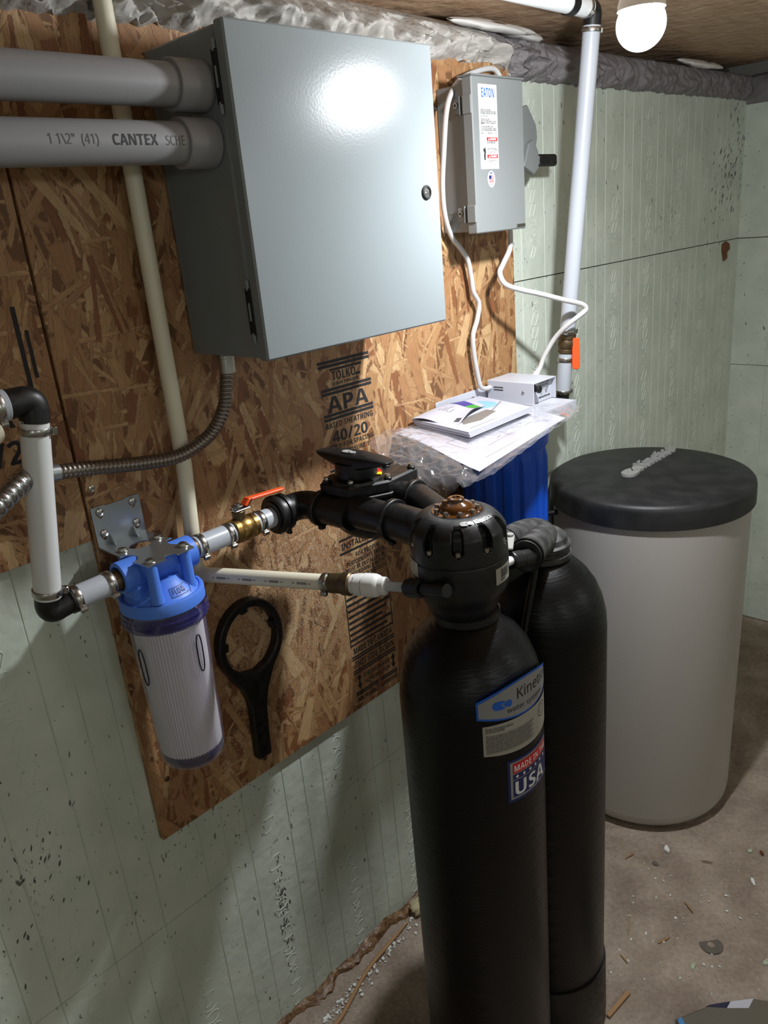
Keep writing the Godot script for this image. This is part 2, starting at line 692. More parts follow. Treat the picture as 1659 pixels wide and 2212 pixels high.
func materials() -> void:
	font = SystemFont.new()
	font.font_names = PackedStringArray(["Droid Sans"])
	bold = SystemFont.new()
	bold.font_names = PackedStringArray(["Droid Sans"])
	bold.font_weight = 700
	var im := osb_images(2048)
	osb_material("osb", im[0], im[1])
	# the long board also carries a spray of pale flecks below the fittings
	var c2 := (im[0] as Image).duplicate() as Image
	for i in 30000:
		var x := rng.randfn(0.80, 0.13)
		var y := rng.randfn(0.90, 0.13)
		if x < 0.455 or x > 1.06 or y < 0.72 + (1.0 - x) * -0.1 or y > 1.13:
			continue
		if i % 30 == 0:
			x = rng.randfn(0.60, 0.045); y = rng.randfn(0.68, 0.02)
		var px := int((x * 0.8 - 0.35) * 2048)
		var py := int(fposmod(-y * 0.8 + 0.47, 1.0) * 2048)
		var c := Color(0.93, 0.89, 0.82, 1)
		var dx := rng.randi_range(-1, 1)
		for j in rng.randi_range(1, 3):
			c2.set_pixel(clampi(px + dx * j, 0, 2047), (py + j % 2) % 2048, c)
	osb_material("osb_flecked", c2, im[1])
	var fi := tex(foam_image(1024, 520))
	var fm := mat("foam_board", Color.WHITE, 0.55)
	fm.albedo_texture = fi
	bump(fm, 0.05, 0.09, 1.1, 3, 12, FastNoiseLite.TYPE_SIMPLEX_SMOOTH, false)
	fm.uv1_scale = Vector3(1.15, 1.15, 1.15)
	mat("scuff", Color(0.33, 0.33, 0.31), 0.8)
	mat("emboss", Color(0.79, 0.82, 0.775), 0.55)
	var fl := mat("floor", Color.WHITE, 0.9, 0.0, 0.3)
	fl.albedo_texture = tex(floor_image(1024))
	bump(fl, 0.03, 0.55, 1.0, 5, 14, FastNoiseLite.TYPE_SIMPLEX_SMOOTH, false)
	fl.uv1_scale = Vector3(1.1, 1.1, 1.1)
	var wd := mat("joist_wood", Color.WHITE, 0.7)
	wd.albedo_texture = tex(wood_image(1024, 512))
	bump(wd, 0.04, 0.3, 1.0, 4, 2, FastNoiseLite.TYPE_SIMPLEX_SMOOTH, false)
	mat("concrete", Color(0.45, 0.44, 0.42), 0.9)
	var sf := mat("spray_foam", Color(0.67, 0.655, 0.63), 0.7)
	bump(sf, 0.03, 0.5, 4.0, 3, 6)
	var sd := mat("spray_foam_dark", Color(0.47, 0.45, 0.455), 0.7)
	bump(sd, 0.03, 0.4, 4.0, 3, 6)
	mat("white_foam", Color(0.86, 0.85, 0.83), 0.85)
	var gp := mat("grey_paint", Color(0.50, 0.53, 0.54), 0.21, 0.0, 0.36)
	bump(gp, 0.06, 0.022, 6.0, 2, 3)
	var gp2 := mat("grey_enamel", Color(0.46, 0.475, 0.475), 0.42)
	bump(gp2, 0.06, 0.05, 6.0, 2, 3)
	mat("grey_pvc", Color(0.56, 0.56, 0.57), 0.42)
	mat("dark_gap", Color(0.06, 0.06, 0.06), 0.7)
	mat("cream_pipe", Color(0.88, 0.86, 0.77), 0.4)
	mat("white_pipe", Color(0.86, 0.87, 0.87), 0.35)
	mat("milky_pipe", Color(0.68, 0.70, 0.73), 0.35)
	var bp := mat("black_plastic", Color(0.03, 0.03, 0.032), 0.42)
	mottled(bp, Color(0.04, 0.04, 0.043), Color(0.09, 0.09, 0.093), 0.02, 5.0, 17)
	rough_map(bp, 0.36, 0.50, 0.02)
	var dp := mat("dusty_plastic", Color(0.1, 0.1, 0.1), 0.5)
	mottled(dp, Color(0.10, 0.10, 0.105), Color(0.30, 0.295, 0.29), 0.012, 6.0, 41)
	var tk := mat("wound_tank", Color(0.035, 0.035, 0.038), 0.36, 0.0, 0.38)
	bump(tk, 0.02, 0.35, 1.0, 3, 77, FastNoiseLite.TYPE_SIMPLEX_SMOOTH, false)
	tk.uv1_scale = Vector3(0.7, 26.0, 1.0)
	var lid := mat("lid_plastic", Color(0.14, 0.145, 0.15), 0.5)
	mottled(lid, Color(0.085, 0.09, 0.095), Color(0.15, 0.152, 0.155), 0.01, 3.0, 51)
	bump(lid, 0.05, 0.06, 3.0, 2, 3)
	var sl := mat("silver_plastic", Color(0.67, 0.655, 0.635), 0.38)
	bump(sl, 0.09, 0.018, 4.0, 2, 5)
	mat("silver_badge", Color(0.60, 0.60, 0.59), 0.4, 0.1)
	mat("steel", Color(0.68, 0.67, 0.65), 0.28, 1.0)
	var zn := mat("zinc_plate", Color(0.70, 0.73, 0.75), 0.30, 0.9)
	mat("flex_steel", Color(0.50, 0.47, 0.44), 0.36, 0.9)
	mat("flex_steel_bright", Color(0.66, 0.66, 0.66), 0.28, 1.0)
	mat("brass", Color(0.60, 0.48, 0.28), 0.36, 0.95)
	mat("dull_brass", Color(0.42, 0.36, 0.27), 0.45, 0.9)
	mat("orange_vinyl", Color(0.93, 0.33, 0.12), 0.45)
	mat("blue_cap", Color(0.31, 0.51, 0.90), 0.45)
	mat("blue_mark", Color(0.16, 0.27, 0.55), 0.5)
	mat("blue_housing", Color(0.05, 0.31, 0.78), 0.32)
	var cb := mat("clear_ring", Color(0.20, 0.20, 0.46, 0.62), 0.08)
	cb.transparency = BaseMaterial3D.TRANSPARENCY_ALPHA
	var cs := mat("clear_bowl", Color(0.62, 0.60, 0.78, 0.16), 0.06)
	cs.transparency = BaseMaterial3D.TRANSPARENCY_ALPHA
	mat("violet_rib", Color(0.10, 0.08, 0.16), 0.2)
	mat("pleated_paper", Color(0.88, 0.87, 0.88), 0.85)
	mat("white_enamel", Color(0.71, 0.72, 0.755), 0.35)
	mat("white_plastic", Color(0.85, 0.85, 0.84), 0.4)
	mat("cord_white", Color(0.74, 0.735, 0.73), 0.45)
	var am := mat("amber", Color(0.30, 0.165, 0.035), 0.10)
	am.clearcoat_enabled = true
	am.clearcoat = 1.0
	am.clearcoat_roughness = 0.05
	mat("red_ring", Color(0.85, 0.08, 0.08), 0.4)
	mat("yellow_ring", Color(0.85, 0.75, 0.1), 0.4)
	mat("ink", Color(0.10, 0.095, 0.10), 0.7)
	mat("ink_faded", Color(0.16, 0.13, 0.11), 0.75)
	mat("print_grey", Color(0.32, 0.32, 0.33), 0.6)
	mat("print_dark", Color(0.12, 0.12, 0.13), 0.6)
	mat("sticker_white", Color(0.86, 0.86, 0.86), 0.4)
	mat("sticker_cream", Color(0.62, 0.61, 0.57), 0.4)
	mat("sticker_silver", Color(0.55, 0.55, 0.55), 0.4)
	mat("print_blue", Color(0.08, 0.36, 0.75), 0.5)
	mat("print_navy", Color(0.06, 0.12, 0.36), 0.5)
	mat("print_red", Color(0.78, 0.10, 0.10), 0.5)
	mat("paper", Color(0.68, 0.68, 0.725), 0.7)
	mat("paper_shade", Color(0.62, 0.61, 0.66), 0.7)
	mat("print_violet", Color(0.22, 0.20, 0.55), 0.5)
	mat("print_green", Color(0.22, 0.60, 0.16), 0.5)
	mat("print_sky", Color(0.50, 0.68, 0.82), 0.5)
	mat("print_photo", Color(0.45, 0.43, 0.41), 0.5)
	var bag := mat("clear_film", Color(0.95, 0.96, 1.0, 0.05), 0.05)
	bag.transparency = BaseMaterial3D.TRANSPARENCY_ALPHA
	bump(bag, 0.008, 0.16, 2.5, 2, 19)
	var ck := mat("caulk", Color(0.50, 0.36, 0.23), 0.45)
	mottled(ck, Color(0.33, 0.22, 0.13), Color(0.58, 0.46, 0.33), 0.02, 5.0, 61)
	mat("caulk_pale", Color(0.70, 0.66, 0.52), 0.5)
	mat("splinter_wood", Color(0.62, 0.48, 0.33), 0.7)
	mat("crumb", Color(0.86, 0.87, 0.85), 0.8)
	mat("crumb_green", Color(0.66, 0.70, 0.60), 0.8)
	mat("washer_grey", Color(0.38, 0.35, 0.32), 0.6)
	mat("sack_olive", Color(0.36, 0.34, 0.29), 0.6)
	mat("sack_navy", Color(0.10, 0.10, 0.22), 0.5)
	mat("sack_white", Color(0.72, 0.72, 0.75), 0.5)
	mat("sack_blue", Color(0.25, 0.50, 0.72), 0.5)
	mat("chip_brown", Color(0.42, 0.25, 0.13), 0.8)
	var gl := mat("bulb_dome", Color(1, 1, 1), 0.3)
	gl.emission_enabled = true
	gl.emission = Color(0.96, 0.98, 1.0)
	gl.emission_energy_multiplier = 4.0
	var gg := mat("fill_globe_glass", Color(1, 1, 1), 0.3)  # glow of the added fill globes
	gg.emission_enabled = true
	gg.emission = Color(0.96, 0.985, 1.0)
	gg.emission_energy_multiplier = 0.6
	mat("porcelain", Color(0.85, 0.84, 0.82), 0.3)


# ---------------------------------------------------------------- the room
const COL0 := 0.655
const COLSTEP := 0.1857
const XR := 2.795


func panel(par: Node3D, x0: float, x1: float, y0: float, y1: float, cuts: Array, side := false) -> void:
	# boards 5 cm thick with scored lines; 'side' boards run along z on the right wall
	var b := B.new()
	var pt := func(x: float, y: float, z: float) -> Vector3: return Vector3(XR - z, y, x) if side else Vector3(x, y, z)
	var out: Vector3 = Vector3(-1, 0, 0) if side else Vector3(0, 0, 1)
	var x := x0
	var w := 0.0013
	for c in cuts:
		if c < x0 + 0.005 or c > x1 - 0.005:
			continue
		b.quad(pt.call(x, y0, 0), pt.call(c - w, y0, 0), pt.call(c - w, y1, 0), pt.call(x, y1, 0), out)
		var dn: Vector3 = Vector3(0, 0, 1) if side else Vector3(1, 0, 0)
		b.quad(pt.call(c - w, y0, 0), pt.call(c, y0, -0.0014), pt.call(c, y1, -0.0014), pt.call(c - w, y1, 0), out + dn)
		b.quad(pt.call(c + w, y0, 0), pt.call(c, y0, -0.0014), pt.call(c, y1, -0.0014), pt.call(c + w, y1, 0), out - dn)
		x = c + w
	b.quad(pt.call(x, y0, 0), pt.call(x1, y0, 0), pt.call(x1, y1, 0), pt.call(x, y1, 0), out)
	b.quad(pt.call(x0, y0, -0.05), pt.call(x1, y0, -0.05), pt.call(x1, y1, -0.05), pt.call(x0, y1, -0.05), -out)
	for y in [y0, y1]:
		b.quad(pt.call(x0, y, -0.05), pt.call(x1, y, -0.05), pt.call(x1, y, 0), pt.call(x0, y, 0), Vector3(0, 1 if y == y1 else -1, 0))
	for e in [x0, x1]:
		var s: Vector3 = pt.call(1, 0, 0) - pt.call(0, 0, 0)
		b.quad(pt.call(e, y0, -0.05), pt.call(e, y1, -0.05), pt.call(e, y1, 0), pt.call(e, y0, 0), s * (1.0 if e == x1 else -1.0))
	b.planar(1.0, Vector2(0.13, 0.4) if side else Vector2())
	part(b, "foam_panel", M.foam_board, par)


func room() -> void:
	var W := structure("wall_back")
	var b := B.new()
	b.box(Vector3(0.5, 0.87, -0.14), Vector3(4.9, 1.78, 0.17), 0.0)
	b.box(Vector3(0.5, 1.82, -0.36), Vector3(4.9, 0.22, 0.06), 0.0)
	b.box(Vector3(0.5, 1.735, -0.22), Vector3(4.9, 0.03, 0.30), 0.0)
	part(b, "concrete", M.concrete, W)
	var cuts := []
	for j in range(-13, 13):
		for q in [1, 2, 3]:
			var c: float = COL0 + (j + q * 0.25) * COLSTEP
			if c > -1.75 and c < XR - 0.03:
				cuts.append(c)
	panel(W, -1.8, XR, 0.0, 0.4245, cuts)
	panel(W, -1.8, XR, 0.4255, 1.3585, cuts)
	panel(W, -1.8, XR, 1.3610, 1.772, cuts)
	# raised chain pattern pressed into the boards, one column between every third pair of lines
	for j in range(-2, 12):
		var e := B.new()
		var xc := COL0 + j * COLSTEP
		if xc > XR - 0.03:
			continue
		var y := 0.03
		var i := 0
		while y < 1.74:
			var skip := (j % 3 == 1 and fposmod(y, 0.62) > 0.36 and fposmod(y, 0.62) < 0.5)
			if not skip and absf(y - 1.36) > 0.03 and absf(y - 0.425) > 0.03:
				var sx := 0.0085 * (1.0 + 0.25 * sin(i * 1.7))
				var lean := 0.006
				if (i + j) % 5 < 3:
					var p := []
					for w in [[-0.5, -1], [0.6, -1], [1, -0.6], [1, 0.7], [0.5, 1], [-0.6, 1], [-1, 0.6], [-1, -0.7], [-0.5, -1]]:
						p.append(Vector3(xc + w[0] * sx + w[1] * lean, y + w[1] * 0.014, 0.0001))
					e.tube(p, 0.0009, 5, false)
				else:
					for s in [-1.0, 1.0]:
						e.tube([Vector3(xc - sx * 1.3, y + s * 0.008, 0.0001), Vector3(xc - sx * 0.4, y + s * 0.003, 0.0001), Vector3(xc + sx * 0.4, y + s * 0.003, 0.0001), Vector3(xc + sx * 1.3, y + s * 0.009, 0.0001)], 0.0009, 5, false)
			elif skip:
				for s in 4:
					e.tube([Vector3(xc - 0.006, y + s * 0.0065 - 0.012, 0.0001), Vector3(xc + 0.006, y + s * 0.0065 - 0.010, 0.0001)], 0.0009, 5, false)
			y += 0.0295
			i += 1
		part(e, "embossing", M.emboss, W)
	# scuffs and dark flecks: soot by the far corner, grit low on the left, a smear above the floor
	var sc := B.new()
	for g in [[2.70, 1.60, 0.055, 0.09, 130, 0.35], [2.62, 1.45, 0.05, 0.10, 26, 0.3], [0.235, 0.66, 0.055, 0.05, 80, 0.2], [0.30, 0.50, 0.08, 0.09, 26, 0.1], [0.655, 0.25, 0.008, 0.07, 120, 0.02], [0.72, 0.35, 0.16, 0.12, 40, 0.0]]:
		for i in int(g[4]):
			var dy := rng.randfn(0.0, g[3])
			var x: float = g[0] + rng.randfn(0.0, g[2]) + dy * g[5]
			var y: float = g[1] + dy
			if x > XR - 0.004 or y > 1.765 or y < 0.03:
				continue
			var l := rng.randf_range(0.0015, 0.0075) * (1.6 if x > 2.0 else 0.9)
			var w := l * rng.randf_range(0.12, 0.4)
			var q := Basis(Vector3(0, 0, 1), rng.randfn(0.0, 0.3) - g[5])
			var c := Vector3(x, y, 0.00035)
			sc.quad(c + q * Vector3(0, -l, 0), c + q * Vector3(w, 0.2 * l, 0), c + q * Vector3(0.2 * w, l, 0), c + q * Vector3(-w, -0.1 * l, 0), Vector3(0, 0, 1))
	part(sc, "scuff_marks", M.scuff, W).set_meta("kind", "stuff")
	# side walls and the far end of the room
	var R := structure("wall_right")
	b = B.new()
	b.box(Vector3(XR + 0.13, 0.93, 1.6), Vector3(0.16, 1.9, 3.6), 0.0)
	part(b, "concrete", M.concrete, R)
	var rc := [0.115, 0.235, 0.46, 0.7, 0.94, 1.2, 1.5, 1.8, 2.1, 2.4, 2.8]
	panel(R, 0.0, 3.3, 0.0, 0.9445, rc, true)
	panel(R, 0.0, 3.3, 0.9465, 1.3575, rc, true)
	panel(R, 0.0, 3.3, 1.3600, 1.772, rc, true)
	var L := structure("wall_left")
	b = B.new()
	b.box(Vector3(-1.88, 0.93, 1.6), Vector3(0.16, 1.9, 3.6), 0.0)
	b.planar(1.0)
	part(b, "foam_panel", M.foam_board, L)
	var F := structure("wall_front")
	b = B.new()
	b.box(Vector3(0.5, 0.93, 3.36), Vector3(4.9, 1.9, 0.12), 0.0)
	b.planar(1.0)
	part(b, "foam_panel", M.foam_board, F)
	var G := structure("floor")
	b = B.new()
	var gn := FastNoiseLite.new()
	gn.frequency = 1.4
	gn.seed = 3
	gn.fractal_octaves = 4
	b.surf(func(u: float, v: float) -> Vector3:
		var x := -1.9 + u * 4.85
		var z := -0.06 + v * 3.45
		return Vector3(x, -0.002 + gn.get_noise_2d(x, z) * 0.0035 - 0.001, z), 200, 140, false, true)
	b.box(Vector3(0.5, -0.09, 1.6), Vector3(4.9, 0.14, 3.7), 0.0)
	b.planar(1.0)
	part(b, "slab", M.floor, G)
	var C := structure("ceiling")
	b = B.new()
	b.box(Vector3(0.5, 1.918, 1.50), Vector3(4.9, 0.09, 4.0), 0.0)
	b.planar(0.9)
	part(b, "deck", M.joist_wood, C)
	# brown sealant bead along the foot of the wall
	var k := B.new()
	k.surf(func(u: float, v: float) -> Vector3:
		var x := -0.6 + u * 3.36
		var a := v * PI * 0.5
		var h := maxf(0.006, 0.014 + 0.020 * gn.get_noise_2d(x * 5.0, 2.0) + 0.006 * gn.get_noise_2d(x * 22.0, 5.0))
		var w := maxf(0.005, 0.014 + 0.020 * gn.get_noise_2d(x * 6.0, 9.0) + 0.007 * gn.get_noise_2d(x * 26.0, 15.0))
		var r := 1.0 + 0.25 * gn.get_noise_2d(x * 30.0, v * 4.0 + 40.0)
		return Vector3(x, h * cos(a) * r - 0.003, w * sin(a) * r + 0.0002), 640, 10, false, true)
	var T := structure("trim_1")
	part(k, "sealant_bead", M.caulk, T)
	k = B.new()
	k.surf(func(u: float, v: float) -> Vector3:
		var a := u * TAU
		var r := sin(v * PI) * (0.026 + 0.012 * gn.get_noise_2d(cos(a) * 3.0 + 7.0, sin(a) * 3.0 + v * 2.0))
		return Vector3(1.00 + cos(a) * r * 1.1, 0.012 + cos(v * PI) * 0.016, 0.036 + sin(a) * r * 0.8), 20, 10, true)
	part(k, "sealant_bead", M.caulk_pale, T, "pale lump of sealant")


func boards() -> void:
	# the long board, 12 mm thick, and the shorter one to its left
	var b := B.new()
	b.box(Vector3(0.968, 1.188, 0.0062), Vector3(1.042, 1.186, 0.0116), 0.0008)
	b.planar(1.0, Vector2(-0.4375, 0.5875))
	var o := thing("osb_board", "tall oriented strand board on the wall, printed with black stamps, carrying the grey cabinet", "board", Vector3(0.968, 0.595, 0.006))
	part(b, "sheet", M.osb_flecked, o)
	var c := B.new()
	var f := lab(0, 0, 0.01235)
	stamp(c, f)
	part(c, "stamp", M.ink, o, "black printed stamp")
	for p in [Vector3(0.459, 1.199, 0.012), Vector3(0.663, 0.624, 0.012), Vector3(1.253, 1.695, 0.012), Vector3(0.475, 0.70, 0.012)]:
		b = B.new()
		b.lathe([Vector2(0, -0.003), Vector2(0.0048, 0.0), Vector2(0.0046, 0.0012), Vector2(0.0022, 0.002), Vector2(0.0018, 0.0004), Vector2(0, 0.0004)], 12, B.along(p, p + Vector3(0, 0, 1)))
		part(b, "screw", M.dull_brass if p.y < 1.0 else M.steel, o)
	b = B.new()
	b.box(Vector3(-0.28, 1.4535, 0.0062), Vector3(1.446, 0.655, 0.0116), 0.0008)
	b.planar(1.0, Vector2(0.37, 0.6))
	o = thing("osb_board", "shorter oriented strand board at the left edge, ending above the green foam", "board", Vector3(-0.28, 1.126, 0.006))
	part(b, "sheet", M.osb, o)
	c = B.new()
	# its stamp runs sideways
	var g := Transform3D(Basis(Vector3(0, 1, 0), Vector3(-1, 0, 0), Vector3(0, 0, 1)), Vector3(0.43, 1.26, 0.01235))
	bar(c, 0.10, 0.006, 0.16, 0.011, g)
	bar(c, 0.03, 0.016, 0.19, 0.022, g)
	g = lab(0.30, 1.262, 0.01235)
	text(c, "40/20", 0.030, g, 0.105)
	g.origin.y = 1.305
	text(c, "APA", 0.030, g, 0.08)
	part(c, "stamp", M.ink, o, "black printed stamp")


func stamp(c: B, f: Transform3D) -> void:
	var t := func(s: String, x0: float, x1: float, y: float, h: float) -> void:
		text(c, s, h, f.translated(Vector3(x0, y, 0)), x1 - x0)
	for y in [1.2875, 1.2805, 1.2395, 1.2325, 1.1945, 1.1875]:
		bar(c, 0.895 if y > 1.25 else 0.897, y, 1.021, y + 0.0052, f)
	bar(c, 0.922, 1.2735, 1.000, 1.2775, f)
	t.call("TOLKO", 0.926, 0.984, 1.2565, 0.0155)
	bar(c, 0.984, 1.2565, 0.996, 1.2610, f)
	t.call("HIGH PRAIRIE", 0.926, 0.992, 1.2475, 0.0058)
	t.call("APA", 0.908, 1.010, 1.2015, 0.0275)
	t.call("RATED SHEATHING", 0.899, 1.018, 1.1740, 0.0098)
	t.call("40/20", 0.912, 1.001, 1.1490, 0.0205)
	t.call("SIZED FOR SPACING", 0.900, 1.014, 1.1345, 0.0085)
	t.call("EXPOSURE 1", 0.930, 1.000, 1.1210, 0.0085)
	for y in [1.095, 1.088]:
		bar(c, 0.897, y, 1.018, y + 0.0045, f)
	bar(c, 0.899, 0.959, 0.935, 0.963, f)
	t.call("INSTALLATION", 0.903, 1.012, 0.941, 0.0125)
	bar(c, 0.897, 0.932, 1.016, 0.9365, f)
	t.call("FOR PROPER", 0.937, 1.000, 0.9165, 0.0090)
	t.call("PERFORMANCE SKELN", 0.912, 1.014, 0.9035, 0.0095)
	t.call("MUST BE INSTALLED IN", 0.908, 1.014, 0.8920, 0.0085)
	t.call("ACCORDANCE WITH", 0.910, 1.012, 0.8810, 0.0085)
	t.call("CODES AND NOTICES", 0.908, 1.016, 0.8690, 0.0085)
	for i in 8:
		bar(c, 0.900, 0.835 - i * 0.0125, 1.016 - (i % 3) * 0.012, 0.8405 - i * 0.0125, f)
	for x in [0.897, 1.017]:
		bar(c, x, 0.735, x + 0.0022, 0.86, f)
	for y in [0.7375, 0.7115, 0.7060, 0.6805, 0.6750, 0.6305, 0.6255]:
		bar(c, 0.898, y, 1.019 if y > 0.65 else 0.962, y + 0.0036, f)
	for y in [0.6305, 0.6255]:
		bar(c, 0.968, y, 1.019, y + 0.0036, f)
	t.call("MADE IN CANADA", 0.904, 1.014, 0.7185, 0.0135)
	t.call("THIS SIDE DOWN", 0.904, 1.016, 0.6875, 0.0145)
	t.call("STRENGTH AXIS", 0.923, 0.999, 0.6575, 0.0092)
	t.call("THIS DIRECTION", 0.923, 0.999, 0.6420, 0.0092)
	for x in [0.911, 1.010]:
		bar(c, x - 0.0022, 0.648, x + 0.0022, 0.662, f)
		for s in [-1.0, 1.0]:
			c.ft(f * Vector3(x - 0.0065, 0.655 + s * 0.006, 0), f * Vector3(x + 0.0065, 0.655 + s * 0.006, 0), f * Vector3(x, 0.655 + s * 0.017, 0), Vector3(0, 0, 1))
	t.call("APA PRODUCT", 0.900, 0.962, 0.6105, 0.0105)
	t.call("SUPERVISED", 0.968, 1.018, 0.6120, 0.0085)


func spray_foam() -> void:
	var f := FastNoiseLite.new()
	f.noise_type = FastNoiseLite.TYPE_CELLULAR
	f.cellular_return_type = FastNoiseLite.RETURN_DISTANCE
	f.frequency = 22.0
	f.seed = 5
	f.fractal_type = FastNoiseLite.FRACTAL_NONE
	var s := FastNoiseLite.new()
	s.frequency = 9.0
	s.fractal_octaves = 4
	s.seed = 12
	var lump := FastNoiseLite.new()
	lump.frequency = 10.0
	lump.fractal_type = FastNoiseLite.FRACTAL_NONE
	lump.seed = 33
	var prof := [Vector3(0, 1.752, -0.004), Vector3(0, 1.757, 0.010), Vector3(0, 1.772, 0.024), Vector3(0, 1.795, 0.024), Vector3(0, 1.82, 0.012), Vector3(0, 1.842, -0.018), Vector3(0, 1.860, -0.045), Vector3(0, 1.877, -0.085)]
	var line := spline(prof, 6)
	var o := thing("spray_foam", "lumpy grey spray foam filling the gap between the foam wall and the wooden ceiling", "foam insulation", Vector3(0.5, 1.75, 0.0))
	var b := B.new()
	var strip := func(x0: float, x1: float, nu: int, m: Material, nm: String, left: bool) -> void:
		var q := B.new()
		q.surf(func(u: float, v: float) -> Vector3:
			var e := smoothstep(0.86, 1.0, u if left else 1.0 - u) * (0.10 * lump.get_noise_2d(v * 0.12, 3.0) + 0.02 * lump.get_noise_2d(v * 0.6, 3.0) + 0.06 * v)
			var x := lerpf(x0, x1, u) + e
			var w := v * (line.size() - 1)
			var i := mini(int(w), line.size() - 2)
			var p: Vector3 = line[i].lerp(line[i + 1], w - i)
			var far := clampf((x - 1.3) / 1.4, 0.0, 1.0)
			if p.z > 0.0:
				p.z *= 1.0 - 0.6 * far
			else:
				p.z *= 1.0 + 2.0 * clampf((x - 1.1) / 1.6, 0.0, 1.0)
			p.y += 0.012 * far * (1.0 - v)
			var up := 0.020 * (1.0 - smoothstep(1.44, 1.52, x)) * (1.0 - v)
			var lumpy := 1.0 - 0.6 * smoothstep(1.5, 2.1, x)
			var arc := v * 0.17
			var sway := lump.get_noise_2d(x * 0.5, 4.0) * 0.05
			var drip := absf(lump.get_noise_2d((x + sway + arc * 0.25) * 3.6, arc * 0.7 + 20.0))
			var d := (0.026 * lump.get_noise_2d(x * 1.3, arc * 1.8) + 0.024 * drip + 0.011 * lump.get_noise_2d(x * 4.6, arc * 4.0 + 7.0) - 0.006 + 0.0016 * s.get_noise_2d(x * 4.0, arc * 4.0)) * lumpy * sin(clampf(v * 1.1 + 0.06, 0, 1) * PI)
			var nrm := Vector3(0, 0.35 - v * 0.9, 0.9).normalized()
			return Vector3(x, p.y + up + 0.006 * s.get_noise_2d(x * 3.0, 5.0) * (1.0 - v), p.z) + nrm * d, nu, 44, false)
		part(q, nm, m, o)
	strip.call(-1.79, 1.46, 560, M.spray_foam, "pale_bead", true)
	strip.call(1.46, XR, 240, M.spray_foam_dark, "grey_bead", false)
	b = B.new()
	b.surf(func(u: float, v: float) -> Vector3:
		var z := u * 3.3
		var q := v * (line.size() - 1)
		var i := mini(int(q), line.size() - 2)
		var p: Vector3 = line[i].lerp(line[i + 1], q - i)
		var d := 0.012 * s.get_noise_2d(z * 2.0, v * 0.2) * sin(v * PI)
		return Vector3(XR - p.z * (0.5 if p.z > 0.0 else 3.0) - d, p.y, z), 240, 30, false)
	part(b, "side_bead", M.spray_foam_dark, o)
	for q in [[1.44, 1.846, 0.006, 0.15], [1.60, 1.850, -0.03, 0.08], [2.45, 1.845, -0.005, 0.14]]:
		b = B.new()
		b.surf(func(u: float, v: float) -> Vector3:
			var a := u * TAU
			var r := sin(v * PI)
			var k := 1.0 + 0.35 * s.get_noise_2d(cos(a) * 0.1 + q[0], sin(a) * 0.1 + v * 0.08)
			return Vector3(q[0] + cos(a) * r * q[3] * k * 0.9, q[1] + sin(a) * r * 0.014 * k, q[2] + cos(v * PI) * 0.022 + sin(a) * r * -0.02), 36, 14, true, true)
		part(b, "pale_patch", M.white_foam, o, "whiter patch of foam")


func bulb() -> void:
	var o := thing("ceiling_bulb", "glowing white bulb in a porcelain holder under the wooden ceiling", "light bulb", LAMP + Vector3(0, -0.034, 0))
	var b := B.new()
	var dome := []
	for i in 25:
		var a := lerpf(-PI / 2, 0.52, i / 24.0)
		dome.append(Vector2(maxf(0.0, cos(a)) * 0.0328, sin(a) * 0.0328))
	dome.append(Vector2(0, 0.017))
	b.lathe(dome, 64, Transform3D(Basis(), LAMP))
	part(b, "glowing_dome", M.bulb_dome, o)
	b = B.new()
	b.lathe([Vector2(0, 0.0175), Vector2(0.0315, 0.0175), Vector2(0.031, 0.024), Vector2(0.024, 0.050), Vector2(0.016, 0.066), Vector2(0.0135, 0.072), Vector2(0.0135, 0.09), Vector2(0, 0.09)], 32, Transform3D(Basis(), LAMP))
	part(b, "collar", M.white_plastic, o)
	b = B.new()
	var top := 1.872 - LAMP.y
	b.lathe([Vector2(0.0145, 0.080), Vector2(0.024, 0.082), Vector2(0.026, 0.100), Vector2(0.034, 0.112), Vector2(0.052, 0.122), Vector2(0.056, 0.130), Vector2(0.056, top), Vector2(0, top)], 40, Transform3D(Basis(), LAMP))
	part(b, "lamp_holder", M.porcelain, o)


	for i in FILL_GLOBES.size():  # added globes around the fill lights, out of view
		var c: Vector3 = FILL_GLOBES[i]
		o = thing("added_fill_lamp", ["added opal fill lamp under the ceiling at the far left behind the camera", "added opal fill lamp under the ceiling in the middle behind the camera", "added opal fill lamp under the ceiling at the right behind the camera"][i], "lamp", c - Vector3(0, 0.09, 0))
		b = B.new()
		b.lathe([Vector2(0, -0.10), Vector2(0.038, -0.0925), Vector2(0.0707, -0.0707), Vector2(0.0925, -0.038), Vector2(0.10, 0), Vector2(0.0925, 0.038), Vector2(0.0707, 0.0707), Vector2(0.045, 0.0895), Vector2(0, 0.0895)], 32, Transform3D(Basis(), c))
		part(b, "globe", M.fill_globe_glass, o)
		b = B.new()
		b.lathe([Vector2(0, 0.09), Vector2(0.047, 0.09), Vector2(0.050, 0.12), Vector2(0.062, 0.16), Vector2(0.062, 0.174), Vector2(0, 0.174)], 28, Transform3D(Basis(), c))
		part(b, "lamp_holder", M.porcelain, o)


